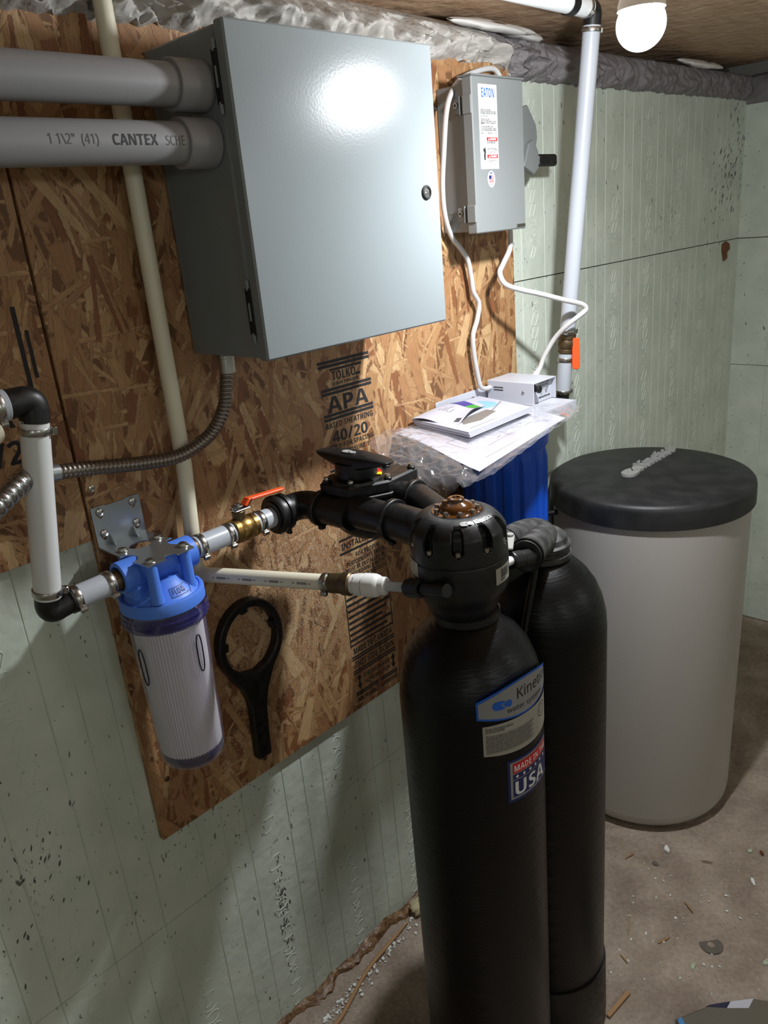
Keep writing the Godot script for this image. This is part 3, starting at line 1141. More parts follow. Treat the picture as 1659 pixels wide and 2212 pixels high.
# ---------------------------------------------------------------- electrical
func cabinet() -> void:
	var o := thing("control_cabinet", "large grey metal cabinet with a closed plain door and a small round lock", "cabinet", Vector3(0.843, 1.350, 0.012))
	var b := B.new()
	b.box(Vector3(0.843, 1.5475, 0.090), Vector3(0.372, 0.395, 0.155), 0.003)
	b.box(Vector3(0.843, 1.5475, 0.1695), Vector3(0.366, 0.389, 0.006), 0.001)
	part(b, "body", M.grey_paint, o)
	b = B.new()
	b.box(Vector3(0.843, 1.5475, 0.1815), Vector3(0.378, 0.400, 0.019), 0.0025)
	var d := part(b, "door", M.grey_paint, o)
	b = B.new()
	b.lathe([Vector2(0.0068, 0.0), Vector2(0.0105, 0.0), Vector2(0.0105, 0.002), Vector2(0.009, 0.0032), Vector2(0.0072, 0.0032), Vector2(0.0068, 0.0015)], 24, B.along(Vector3(1.000, 1.545, 0.191), Vector3(1.000, 1.545, 0.2)))
	var l := part(b, "lock", M.dark_gap, d, "round black lock")
	b = B.new()
	b.lathe([Vector2(0.0, 0.0), Vector2(0.0066, 0.0), Vector2(0.0066, 0.0016), Vector2(0.0, 0.0019)], 20, B.along(Vector3(1.000, 1.545, 0.191), Vector3(1.000, 1.545, 0.2)))
	b.box(Vector3(1.000, 1.545, 0.193), Vector3(0.0085, 0.0022, 0.0012), 0.0003, Basis(Vector3(0, 0, 1), 0.6))
	b.box(Vector3(1.000, 1.5475, 0.193), Vector3(0.0022, 0.004, 0.0012), 0.0003)
	part(b, "keyway", M.steel, o)
	l.set_meta("label", "round black lock")
	for y in [1.688, 1.412]:
		b = B.new()
		b.box(Vector3(0.6535, y, 0.1690), Vector3(0.004, 0.060, 0.010), 0.0006)
		part(b, "hinge_notch", M.dark_gap, o)
		b = B.new()
		for s in [-1.0, 1.0]:
			b.cyl(Vector3(0.6532, y + s * 0.027, 0.1695), Vector3(0.6532, y + s * 0.041, 0.1695), 0.0028, 10)
		b.cyl(Vector3(0.6532, y - 0.012, 0.1695), Vector3(0.6532, y + 0.012, 0.1695), 0.0028, 10)
		part(b, "hinge", M.grey_paint, o)


func conduits() -> void:
	for i in 2:
		var y: float = [1.684, 1.620][i]
		var o := thing("grey_conduit", ["upper thick grey plastic conduit entering the cabinet's left side", "lower thick grey plastic conduit with printed lettering entering the cabinet's left side"][i], "conduit", Vector3(0.2, y - 0.025, 0.13))
		var b := B.new()
		b.cyl(Vector3(-1.75, y, 0.13), Vector3(0.64, y, 0.13), 0.0245, 40)
		part(b, "pipe", M.grey_pvc, o)
		b = B.new()
		b.lathe([Vector2(0.0246, 0.0), Vector2(0.0285, 0.0), Vector2(0.0297, 0.0012), Vector2(0.0297, 0.0460), Vector2(0.0246, 0.0460)], 40, B.along(Vector3(0.6095, y, 0.13), Vector3(0.6565, y, 0.13)))
		part(b, "coupling", M.grey_pvc, o)
		if i == 1:
			b = B.new()
			var fn := func(x0: float) -> Callable:
				return func(x: float, yy: float) -> Array:
					var a := deg_to_rad(2.0) + (yy - 0.006) / 0.0245
					var nn := Vector3(0, sin(a), cos(a))
					return [Vector3(x0 + x, y, 0.13) + nn * 0.02478, nn]
			text(b, "1 1\\2\"  (41)", 0.0105, Transform3D(), 0.058, false, false, fn.call(0.433))
			part(b, "size_lettering", M.print_grey, o)
			b = B.new()
			text(b, "SCHE", 0.0105, Transform3D(), 0.026, false, false, fn.call(0.577))
			part(b, "grade_lettering", M.print_grey, o)
			b = B.new()
			text(b, "CANTEX", 0.0115, Transform3D(), 0.058, true, false, fn.call(0.508))
			part(b, "brand_lettering", M.print_dark, o)
	# armoured cable from the cabinet's floor, sweeping left
	var o2 := thing("flexible_conduit", "ribbed metal conduit curving left from the cabinet's underside across the boards", "conduit", Vector3(0.55, 1.21, 0.05))
	var b2 := B.new()
	var line := spline([Vector3(0.678, 1.326, 0.060), Vector3(0.674, 1.312, 0.060), Vector3(0.664, 1.276, 0.060), Vector3(0.643, 1.248, 0.060), Vector3(0.617, 1.2325, 0.061), Vector3(0.570, 1.2215, 0.062), Vector3(0.512, 1.227, 0.060), Vector3(0.446, 1.239, 0.058), Vector3(0.392, 1.247, 0.056), Vector3(0.385, 1.248, 0.056)], 60)
	ribbed(b2, line, 0.0098, 0.0062)
	part(b2, "hose", M.flex_steel, o2)
	b2 = B.new()
	b2.cyl(Vector3(0.6785, 1.320, 0.060), Vector3(0.679, 1.3505, 0.060), 0.0125, 24)
	b2.lathe([Vector2(0.0125, 0.0), Vector2(0.0140, 0.001), Vector2(0.0140, 0.0045), Vector2(0.0125, 0.0055)], 8, B.along(Vector3(0.679, 1.342, 0.060), Vector3(0.679, 1.36, 0.060)))
	part(b2, "connector", M.steel, o2)
	b2 = B.new()
	b2.cyl(Vector3(0.402, 1.2455, 0.056), Vector3(0.384, 1.248, 0.056), 0.0115, 20)
	part(b2, "connector", M.zinc_plate, o2)
	o2 = thing("flexible_conduit", "thicker bright ribbed metal conduit behind the white pipe at the left edge", "conduit", Vector3(0.25, 1.23, 0.1))
	b2 = B.new()
	line = spline([Vector3(0.384, 1.2675, 0.062), Vector3(0.362, 1.2665, 0.085), Vector3(0.344, 1.264, 0.105), Vector3(0.320, 1.257, 0.118), Vector3(0.290, 1.243, 0.125), Vector3(0.20, 1.20, 0.125), Vector3(0.05, 1.15, 0.12)], 60)
	ribbed(b2, line, 0.0135, 0.0092)
	part(b2, "hose", M.flex_steel_bright, o2)


func ribbed(b: B, line: Array, r: float, pitch: float) -> void:
	var pts := []
	var rr := []
	var l := 0.0
	var nxt := 0.0
	var step := pitch / 7.0
	for i in range(1, line.size()):
		var a: Vector3 = line[i - 1]
		var c: Vector3 = line[i]
		var d := a.distance_to(c)
		while nxt < l + d:
			pts.append(a.lerp(c, (nxt - l) / d))
			var ph := fposmod(nxt / pitch, 1.0)
			rr.append(r * (0.86 + 0.16 * sqrt(absf(sin(ph * PI)))))
			nxt += step
		l += d
	var m := pts.size()
	# swept with true normals
	var x: Vector3 = (pts[1] - pts[0]).cross(Vector3(0.3, 0.7, 0.5)).normalized()
	var fr := []
	for i in m:
		var tn: Vector3 = (pts[mini(i + 1, m - 1)] - pts[maxi(i - 1, 0)]).normalized()
		x = (x - tn * x.dot(tn)).normalized()
		fr.append([x, tn.cross(x), tn])
	b.surf(func(u: float, v: float) -> Vector3:
		var i := int(round(v * (m - 1)))
		var a := u * TAU
		return pts[i] + (fr[i][0] * cos(a) + fr[i][1] * sin(a)) * rr[i], 20, m - 1, true)


func disconnect_switch() -> void:
	var o := thing("safety_switch", "narrow grey switch box with a white warning sticker and a lever on its right", "switch box", Vector3(1.326, 1.477, 0.012))
	var b := B.new()
	b.box(Vector3(1.326, 1.6015, 0.0475), Vector3(0.138, 0.249, 0.071), 0.002)
	part(b, "body", M.grey_enamel, o)
	b = B.new()
	b.box(Vector3(1.3265, 1.604, 0.0895), Vector3(0.159, 0.262, 0.022), 0.002)
	b.box(Vector3(1.3265, 1.7362, 0.086), Vector3(0.163, 0.003, 0.033), 0.001)
	var cv := part(b, "cover", M.grey_enamel, o)
	# hinges
	for y in [1.690, 1.508]:
		b = B.new()
		b.box(Vector3(1.2465, y, 0.089), Vector3(0.003, 0.030, 0.019), 0.0008)
		b.box(Vector3(1.2515, y, 0.072), Vector3(0.010, 0.030, 0.003), 0.0008)
		b.box(Vector3(1.2545, y, 0.060), Vector3(0.005, 0.024, 0.014), 0.0008)
		var h := part(b, "hinge", M.grey_enamel, o)
		b = B.new()
		b.lathe([Vector2(0.0022, 0), Vector2(0.0052, 0), Vector2(0.0052, 0.002), Vector2(0.0035, 0.0032), Vector2(0.0022, 0.0025)], 18, B.along(Vector3(1.2515, y + 0.002, 0.060), Vector3(1.24, y + 0.002, 0.060)))
		part(b, "rivet", M.steel, h)
	b = B.new()
	for r in [[0.0135, 0.0155], [0.0085, 0.0100], [0.0035, 0.0048]]:
		b.lathe([Vector2(r[0], 0), Vector2(r[1], 0), Vector2(r[1], 0.001), Vector2(r[0], 0.001), Vector2(r[0], 0.0)], 28, B.along(Vector3(1.2572, 1.498, 0.036), Vector3(1.2, 1.498, 0.036)))
	part(b, "knockout", M.grey_enamel, o)
	# lever
	b = B.new()
	var pl := PackedVector2Array([Vector2(1.390, 1.600), Vector2(1.480, 1.588), Vector2(1.508, 1.574), Vector2(1.524, 1.586), Vector2(1.525, 1.614), Vector2(1.534, 1.645), Vector2(1.530, 1.668), Vector2(1.500, 1.704), Vector2(1.482, 1.698), Vector2(1.390, 1.690)])
	b.prism(pl, 0.040, 0.048, Transform3D(), 0.0008)
	b.prism(PackedVector2Array([Vector2(1.470, 1.590), Vector2(1.508, 1.574), Vector2(1.524, 1.586), Vector2(1.524, 1.616), Vector2(1.508, 1.640), Vector2(1.490, 1.632)]), 0.048, 0.057, Transform3D(), 0.0012)
	var lv := part(b, "lever", M.grey_enamel, o)
	b = B.new()
	b.box(Vector3(1.558, 1.6005, 0.0505), Vector3(0.074, 0.0235, 0.016), 0.004)
	part(b, "grip", M.black_plastic, lv, "black lever grip")
	# stickers on the cover
	b = B.new()
	b.box(Vector3(1.293, 1.6525, 0.1007), Vector3(0.0555, 0.139, 0.0004), 0.0)
	var st := part(b, "sticker", M.sticker_white, cv, "white warning sticker")
	var f := lab(1.2665, 0, 0.10105)
	b = B.new()
	text(b, "EATON", 0.0150, f.translated(Vector3(0.008, 1.7010, 0)), 0.038)
	part(b, "brand_lettering", M.print_blue, cv)
	b = B.new()
	var y := 1.6815
	for s in ["General Duty Safety Switch", "Interruptor de seguridad servicio general", "Interrupteur de securite service general", "", "30 A, 120 V~ 60 Hz", "", "Contains factory parts", "Reserve for service products of factory", "Interruptor contiene los repuestos de la", "fabrica", "", "For other interconnects inside", "Para otras interconexiones al interior", "Autres interconnexions internes a l'interieur", "", "Made in U.S.A.  Fabricado en U.S.A.  Fait"]:
		if s != "":
			text(b, s, 0.0017, f.translated(Vector3(0.0035, y, 0)), minf(0.047, s.length() * 0.00118), true)
			y -= 0.0030
		else:
			y -= 0.0018
	text(b, "SHOCK HAZARD. TURN OFF", 0.0018, f.translated(Vector3(0.0195, 1.6272, 0)), 0.031)
	text(b, "BEFORE SERVICING", 0.0018, f.translated(Vector3(0.0195, 1.6245, 0)), 0.025)
	for i in 3:
		bar(b, 0.022, 1.6215 - i * 0.0022, 0.049 - (i % 2) * 0.006, 1.6221 - i * 0.0022, f)
	text(b, "RIESGO DE DESCARGA", 0.0018, f.translated(Vector3(0.0195, 1.6135, 0)), 0.031)
	for i in 2:
		bar(b, 0.022, 1.6110 - i * 0.0020, 0.047, 1.6116 - i * 0.0020, f)
	for i in 4:
		bar(b, 0.022, 1.5970 - i * 0.0022, 0.050 - (i % 2) * 0.004, 1.5976 - i * 0.0022, f)
	# the drawn hand
	b.prism(PackedVector2Array([Vector2(0.006, 1.621), Vector2(0.009, 1.616), Vector2(0.0135, 1.6205), Vector2(0.0150, 1.612), Vector2(0.0135, 1.604), Vector2(0.0140, 1.598), Vector2(0.0095, 1.598), Vector2(0.0085, 1.606), Vector2(0.0100, 1.610), Vector2(0.0072, 1.614)]), 0.0, 0.0001, f)
	part(b, "small_print", M.print_dark, cv)
	var f2 := f.translated(Vector3(0, 0, 0.0002))
	for w in [["DANGER", 1.6300], ["PELIGRO", 1.6010]]:
		b = B.new()
		bar(b, 0.0190, w[1], 0.0520, w[1] + 0.0061, f)
		var wb := part(b, "warning_band", M.print_red, cv, "red warning band")
		b = B.new()
		text(b, w[0], 0.0036, f2.translated(Vector3(0.0290, w[1] + 0.0013, 0)), 0.019)
		b.ft(f2 * Vector3(0.0225, w[1] + 0.001, 0), f2 * Vector3(0.0275, w[1] + 0.001, 0), f2 * Vector3(0.0250, w[1] + 0.0052, 0), Vector3(0, 0, 1))
		part(b, "warning_lettering", M.sticker_white, cv)
	b = B.new()
	b.lathe([Vector2(0, 0), Vector2(0.0112, 0), Vector2(0.0112, 0.0003), Vector2(0, 0.0003)], 32, Transform3D(Basis(Vector3(1, 0, 0), PI / 2), Vector3(1.2955, 1.5655, 0.1006)), 35.0, Vector2(1.0, 1.28))
	part(b, "flag_sticker", M.sticker_white, cv, "oval flag sticker")
	b = B.new()
	f = lab(1.2955, 1.5655, 0.1011)
	for i in 6:
		bar(b, -0.0075 if i < 3 else -0.0075, -0.0060 + i * 0.0021, 0.0075, -0.0049 + i * 0.0021, f)
	part(b, "flag_stripes", M.print_red, cv)
	b = B.new()
	f2 = f.translated(Vector3(0, 0, 0.0002))
	bar(b, -0.0075, 0.0002, -0.0006, 0.0065, f2)
	text(b, "MADE IN", 0.0022, f2.translated(Vector3(0, 0.0088, 0)), 0.009, true, true)
	text(b, "U.S.A.", 0.0022, f2.translated(Vector3(0, -0.0110, 0)), 0.007, true, true)
	part(b, "flag_print", M.print_navy, cv)
	b = B.new()
	b.box(Vector3(1.387, 1.4795, 0.1005), Vector3(0.030, 0.006, 0.004), 0.001)
	part(b, "latch", M.steel, cv)


# ---------------------------------------------------------------- plumbing
func pipe_clamp(at: Vector3, dir: Vector3, r: float, ear: Vector3, label: String) -> void:
	var d := dir.normalized()
	var o := thing("pipe_clamp", label, "pipe clamp", at, "steel pipe clamps")
	var b := B.new()
	b.lathe([Vector2(r + 0.0002, -0.0042), Vector2(r + 0.0014, -0.0042), Vector2(r + 0.0018, -0.0036), Vector2(r + 0.0018, 0.0036), Vector2(r + 0.0014, 0.0042), Vector2(r + 0.0002, 0.0042)], 28, B.along(at, at + d))
	part(b, "band", M.steel, o)
	b = B.new()
	var e := (ear - d * ear.dot(d)).normalized()
	var p := at + e * (r + 0.0042)
	b.lathe([Vector2(0, -0.0045), Vector2(0.0033, -0.0045), Vector2(0.0040, -0.0038), Vector2(0.0040, 0.0038), Vector2(0.0033, 0.0045), Vector2(0, 0.0045)], 14, B.along(p, p + d))
	b.box(at + e * (r + 0.0022) , Vector3(0.006, 0.004, 0.008), 0.0008, Basis(e.cross(d), e, -d) if absf(e.cross(d).length() - 1.0) < 0.1 else Basis())
	part(b, "ear", M.steel, o)


func pipe(a: Vector3, c: Vector3, r: float, m: Material, label: String, nm := "water_pipe") -> void:
	var b := B.new()
	var h := a.distance_to(c)
	b.lathe([Vector2(r * 0.78, 0), Vector2(r - 0.0006, 0), Vector2(r, 0.0008), Vector2(r, h - 0.0008), Vector2(r - 0.0006, h), Vector2(r * 0.78, h), Vector2(r * 0.78, h - 0.002), Vector2(0, h - 0.002)], 32, B.along(a, c))
	solo(b, nm, m, label, "pipe")


func bend(a: Vector3, corner: Vector3, c: Vector3, k := 10) -> Array:
	var out := []
	for i in k + 1:
		var t := float(i) / k
		out.append(a.lerp(corner, t).lerp(corner.lerp(c, t), t))
	return out


const E1 := Vector3(0.3635, 1.3530, 0.120)
const E2 := Vector3(0.3365, 1.0870, 0.088)


func left_plumbing() -> void:
	var o := thing("pipe_elbow", "glossy black elbow at the top of the short white pipe on the left", "pipe elbow", E1 + Vector3(0, -0.03, 0))
	var b := B.new()
	b.tube([E1 + Vector3(-0.034, 0, 0), E1 + Vector3(-0.012, 0, 0)] + bend(E1 + Vector3(-0.010, 0, 0), E1 + Vector3(0.002, 0, 0), E1 + Vector3(0.001, -0.012, 0), 8) + [E1 + Vector3(-0.001, -0.026, -0.001)], 0.0170, 24)
	part(b, "body", M.black_plastic, o)
	b = B.new()
	b.tube([E1 + Vector3(-0.10, 0, 0.002), E1 + Vector3(-0.044, 0, 0)], 0.0158, 24)
	part(b, "barb", M.black_plastic, o)
	pipe(E1 + Vector3(-0.046, 0, 0), E1 + Vector3(-0.0285, 0, 0), 0.0182, M.milky_pipe, "thin white pipe end left of the upper black elbow")
	pipe_clamp(E1 + Vector3(-0.040, 0, 0), Vector3(1, 0, 0), 0.0183, Vector3(0, -0.8, 0.6), "steel clamp left of the upper black elbow at the photo's edge")
	var a := E1 + Vector3(-0.001, -0.022, -0.001)
	var z := E2 + Vector3(0.0012, 0.018, 0.003)
	pipe(a, z, 0.0166, M.white_pipe, "short upright white pipe between two black elbows at the left edge")
	pipe_clamp(a.lerp(z, 0.06), z - a, 0.0167, Vector3(0.85, 0, 0.55), "steel clamp just under the upper black elbow")
	pipe_clamp(a.lerp(z, 0.965), z - a, 0.0167, Vector3(0.9, 0, 0.4), "steel clamp at the bottom of the short upright white pipe")
	o = thing("pipe_elbow", "glossy black elbow below the short upright white pipe", "pipe elbow", E2 + Vector3(0, -0.02, 0))
	b = B.new()
	b.tube([E2 + Vector3(0.001, 0.020, 0.0025), E2 + Vector3(0, 0.008, 0)] + bend(E2 + Vector3(0, 0.006, 0), E2 + Vector3(0, -0.006, 0), E2 + Vector3(0.014, -0.001, 0.0005), 8) + [E2 + Vector3(0.030, 0.0012, 0.001)], 0.0158, 24)
	part(b, "body", M.black_plastic, o)
	b = B.new()
	b.lathe([Vector2(0.0158, 0), Vector2(0.0178, 0.0005), Vector2(0.0178, 0.004), Vector2(0.0158, 0.0045)], 24, B.along(E2 + Vector3(0.026, 0.001, 0.001), E2 + Vector3(0.04, 0.0015, 0.001)))
	part(b, "collar", M.black_plastic, o)
	var p := E2 + Vector3(0.029, 0.0012, 0.001)
	var q := Vector3(0.4235, 1.0905, 0.090)
	pipe(p, q, 0.0160, M.milky_pipe, "short milky pipe between the lower black elbow and the blue filter cap")
	pipe_clamp(p.lerp(q, 0.10), q - p, 0.0161, Vector3(0.2, -0.5, 0.8), "steel clamp right of the lower black elbow")
	pipe_clamp(p.lerp(q, 0.90), q - p, 0.0161, Vector3(0.2, -0.6, 0.75), "steel clamp on the milky pipe left of the blue filter cap")
	b = B.new()
	b.cyl(Vector3(0.416, 1.0903, 0.09), Vector3(0.445, 1.0912, 0.09), 0.0150, 24)
	solo(b, "pipe_fitting", M.dull_brass, "dull brass nipple screwed into the blue filter cap's left side", "pipe fitting")
	# white end of something cut off by the left edge of the picture
	b = B.new()
	b.tube([Vector3(0.16, 1.338, 0.176), Vector3(0.286, 1.3365, 0.176), Vector3(0.2975, 1.3362, 0.176), Vector3(0.3035, 1.336, 0.176), Vector3(0.306, 1.336, 0.176)], [0.0135, 0.0135, 0.0125, 0.008, 0.001], 24)
	solo(b, "pipe_end", M.cream_pipe, "rounded cream pipe end at the left edge below the black fitting", "pipe")
	# cream waste pipe down the boards
	b = B.new()
	var c0 := Vector3(0.581, 1.0270, 0.036)
	var dn: Vector3 = (Vector3(0.694, 1.047, 0.375) - c0).normalized()
	b.tube([Vector3(0.597, 1.90, 0.036), Vector3(0.596, 1.5, 0.036), Vector3(0.5935, 1.20, 0.036), Vector3(0.5835, 1.06, 0.036)] + bend(Vector3(0.5828, 1.050, 0.036), c0, c0 + dn * 0.022, 8) + [c0 + dn * 0.235], 0.0116, 28)
	var wp := solo(b, "waste_pipe", M.cream_pipe, "long cream pipe running down the boards and turning toward the softener", "pipe")
	b = B.new()
	var sd := dn.cross(Vector3.UP).normalized()
	if sd.x > 0.0:
		sd = -sd
	var nrm := (Vector3(0, 1.506, 1.035) - (c0 + dn * 0.12)).normalized()
	nrm = (nrm - dn * nrm.dot(dn)).normalized()
	nrm = (nrm + dn.cross(nrm) * 0.35).normalized()
	for i in 4:
		var s := 0.055 + i * 0.047
		var x := Transform3D(Basis(dn, nrm.cross(dn), nrm), c0 + dn * s + nrm * 0.01175)
		for k in 7:
			bar(b, -0.0075 + k * 0.0024, -0.0018, -0.0060 + k * 0.0024, 0.0018, x)
		for w in [-0.014, 0.0135]:
			bar(b, w - 0.002, -0.0006, w + 0.002, 0.0006, x)
	part(b, "printed_marks", M.print_grey, wp)


func prefilter() -> void:
	var ax := Vector3(0.490, 0, 0.090)
	# bracket
	var o := thing("filter_bracket", "bright zinc angle bracket screwed to the board above the blue filter cap", "bracket", Vector3(0.487, 1.1125, 0.013))
	var b := B.new()
	var X0 := 0.4495
	var X1 := 0.5245
	var arc := func(cx: float, cy: float, rx: float, ry: float, a0: float, a1: float, k := 10) -> Array:
		var out := []
		for i in k + 1:
			var a := deg_to_rad(lerpf(a0, a1, float(i) / k))
			out.append(Vector2(cx + cos(a) * rx, cy + sin(a) * ry))
		return out
	var up := Transform3D(Basis(), Vector3(0, 0, 0.0125))
	var cl := 0.4615
	var cr := 0.5125
	# upright plate in three strips that meet in the slots
	b.prism(PackedVector2Array([Vector2(cl, 1.1125), Vector2(X0, 1.1125), Vector2(X0, 1.172), Vector2(cl, 1.172)] + arc.call(cl, 1.161, 0.0042, 0.0068, 90, 270) + arc.call(cl, 1.1285, 0.0042, 0.0068, 90, 270)), 0, 0.002, up)
	b.prism(PackedVector2Array([Vector2(cr, 1.1125), Vector2(X1, 1.1125), Vector2(X1, 1.172), Vector2(cr, 1.172)] + arc.call(cr, 1.161, 0.0042, 0.0068, 90, -90) + arc.call(cr, 1.1285, 0.0042, 0.0068, 90, -90)), 0, 0.002, up)
	b.prism(PackedVector2Array([Vector2(cl, 1.172), Vector2(0.470, 1.172), Vector2(0.472, 1.1705), Vector2(0.500, 1.1705), Vector2(0.502, 1.172), Vector2(cr, 1.172)] + arc.call(cr, 1.161, 0.0042, 0.0068, 90, 270) + arc.call(cr, 1.1285, 0.0042, 0.0068, 90, 270) + [Vector2(cr, 1.1125), Vector2(cl, 1.1125)] + arc.call(cl, 1.1285, 0.0042, 0.0068, -90, 90) + arc.call(cl, 1.161, 0.0042, 0.0068, -90, 90)), 0, 0.002, up)
	part(b, "upright_plate", M.zinc_plate, o)
	b = B.new()
	# shelf plate, drawn in x and z: two halves that meet in the oval hole
	var sh := Transform3D(Basis(Vector3(1, 0, 0), Vector3(0, 0, 1), Vector3(0, -1, 0)), Vector3(0, 1.1145, 0))
	var mid := 0.489
	var left: Array = [Vector2(mid, 0.0145), Vector2(X0, 0.0145), Vector2(X0, 0.068)] + arc.call(0.4505, 0.092, 0.0125, 0.016, -100, 100) + [Vector2(0.4495, 0.112), Vector2(0.452, 0.1405), Vector2(0.478, 0.1385)] + arc.call(0.489, 0.139, 0.009, 0.012, 180, 270) + arc.call(mid, 0.058, 0.0165, 0.0130, 90, 270)
	var right: Array = [Vector2(mid, 0.0145), Vector2(X1, 0.0145), Vector2(X1, 0.068)] + arc.call(0.5265, 0.092, 0.0125, 0.016, 280, 80) + [Vector2(0.529, 0.112), Vector2(0.527, 0.1355), Vector2(0.500, 0.1385)] + arc.call(0.489, 0.139, 0.009, 0.012, 0, -90) + arc.call(mid, 0.058, 0.0165, 0.0130, 90, -90)
	b.prism(PackedVector2Array(left), 0, 0.002, sh)
	b.prism(PackedVector2Array(right), 0, 0.002, sh)
	part(b, "shelf_plate", M.zinc_plate, o)
	for x in [0.469, 0.505]:
		b = B.new()
		b.prism(PackedVector2Array([Vector2(0, 0), Vector2(0.014, 0), Vector2(0, 0.013)]), -0.001, 0.001, Transform3D(Basis(Vector3(0, 0, 1), Vector3(0, 1, 0), Vector3(-1, 0, 0)), Vector3(x, 1.1145, 0.0145)), 0.0003)
		part(b, "gusset", M.zinc_plate, o)
	for p in [Vector3(cl, 1.1635, 0.0145), Vector3(cl, 1.1315, 0.0145), Vector3(cr, 1.1635, 0.0145), Vector3(cr, 1.1315, 0.0145)]:
		b = B.new()
		b.lathe([Vector2(0.0, -0.004), Vector2(0.0036, -0.004), Vector2(0.0036, 0.0), Vector2(0.0062, 0.0), Vector2(0.0056, 0.0018), Vector2(0.003, 0.0030), Vector2(0.0, 0.0032)], 16, B.along(p, p + Vector3(0, 0, 1)))
		part(b, "screw", M.steel, o)
	var bosses := [Vector3(0.462, 0, 0.058), Vector3(0.5165, 0, 0.058), Vector3(0.4615, 0, 0.130), Vector3(0.520, 0, 0.119)]
	for p in bosses:
		b = B.new()
		b.cyl(p + Vector3(0, 1.1145, 0), p + Vector3(0, 1.1158, 0), 0.0085, 20, 0.0004)
		b.lathe([Vector2(0.0052, 0.0012), Vector2(0.0066, 0.0014), Vector2(0.0060, 0.0046), Vector2(0.0036, 0.0058), Vector2(0, 0.0060)], 18, Transform3D(Basis(), p + Vector3(0, 1.1145, 0)))
		part(b, "bolt", M.steel, o)
	# filter
	o = thing("water_filter", "clear filter bowl with white pleated cartridge under a bright blue cap", "water filter", Vector3(0.49, 0.772, 0.09))
	b = B.new()
	b.lathe([Vector2(0.030, 1.034), Vector2(0.0575, 1.034), Vector2(0.0590, 1.0355), Vector2(0.0590, 1.0500), Vector2(0.0570, 1.0530), Vector2(0.0535, 1.0532), Vector2(0.0525, 1.0512), Vector2(0.034, 1.070), Vector2(0.030, 1.078), Vector2(0, 1.078)], 56, Transform3D(Basis(), ax))
	b.lathe([Vector2(0.0150, 0.006), Vector2(0.0175, 0.0), Vector2(0.0210, 0.0), Vector2(0.0226, 0.0012), Vector2(0.0226, 0.1148), Vector2(0.0210, 0.116), Vector2(0.0175, 0.116), Vector2(0.0150, 0.110)], 36, B.along(Vector3(0.432, 1.0915, 0.09), Vector3(0.5, 1.0915, 0.09)))
	b.box(Vector3(0.49, 1.070, 0.09), Vector3(0.095, 0.036, 0.036), 0.006)
	for p in bosses:
		b.lathe([Vector2(0.0095, 1.055), Vector2(0.0082, 1.066), Vector2(0.0078, 1.1115), Vector2(0.0070, 1.1123), Vector2(0, 1.1123)], 20, Transform3D(Basis(), Vector3(p.x, 0, p.z)))
		b.box(Vector3((p.x + 0.49) * 0.5, 1.076, (p.z + 0.09) * 0.5), Vector3(0.030, 0.030, 0.006), 0.001, Basis(Vector3(0, 1, 0), atan2(-(p.z - 0.09), p.x - 0.49)))
	var cap := part(b, "cap", M.blue_cap, o)
	b = B.new()
	var cone := func(x: float, y: float) -> Array:
		var r := 0.0478 - y * 0.70
		var a := PI * 0.5 - 0.02 - x / 0.044
		var nn := Vector3(cos(a) * 0.70, 0.714, sin(a) * 0.70)
		return [Vector3(ax.x + cos(a) * r, 1.0568 + y * 0.714, ax.z + sin(a) * r) + nn * 0.0004, nn]
	text(b, "FLOW", 0.0085, Transform3D(), 0.0200, true, false, func(x: float, y: float) -> Array: return cone.call(x - 0.007, y + 0.0025))
	var edge := [[-0.0105, -0.001, 0.017, 0.0], [-0.0105, 0.0125, 0.017, 0.0135], [-0.0105, 0.0, -0.0095, 0.013]]
	for e in edge:
		for k in 8:
			var xa := lerpf(e[0], e[2], k / 8.0)
			var xb := lerpf(e[0], e[2], (k + 1) / 8.0)
			var q := [cone.call(xa, e[1])[0], cone.call(xb, e[1])[0], cone.call(xb, e[3])[0], cone.call(xa, e[3])[0]]
			b.quad(q[0], q[1], q[2], q[3], Vector3(0, 1, 0.6))
	for s in [[0.017, -0.004, 0.0255, 0.00625], [0.017, 0.0165, 0.0255, 0.00625]]:
		b.quad(cone.call(s[0], s[1])[0], cone.call(s[2], s[3])[0], cone.call(s[2] - 0.0016, s[3])[0], cone.call(s[0] - 0.0006, s[1])[0], Vector3(0, 1, 0.6))
	part(b, "flow_arrow", M.blue_mark, cap, "raised flow arrow")
	b = B.new()
	b.lathe([Vector2(0.0535, 1.009), Vector2(0.0575, 1.0095), Vector2(0.0592, 1.0115), Vector2(0.0595, 1.0150), Vector2(0.0610, 1.0156), Vector2(0.0610, 1.0184), Vector2(0.0598, 1.0190), Vector2(0.0598, 1.0225), Vector2(0.0612, 1.0232), Vector2(0.0612, 1.0260), Vector2(0.0600, 1.0268), Vector2(0.0600, 1.0335)], 56, Transform3D(Basis(), ax))
	part(b, "collar_ring", M.clear_ring, o, "bluish clear collar ring")
	b = B.new()
	b.lathe([Vector2(0, 0.772), Vector2(0.030, 0.772), Vector2(0.040, 0.7752), Vector2(0.0468, 0.783), Vector2(0.0488, 0.795), Vector2(0.0545, 1.010)], 56, Transform3D(Basis(), ax))
	var bowl := part(b, "bowl", M.clear_bowl, o, "clear plastic bowl")
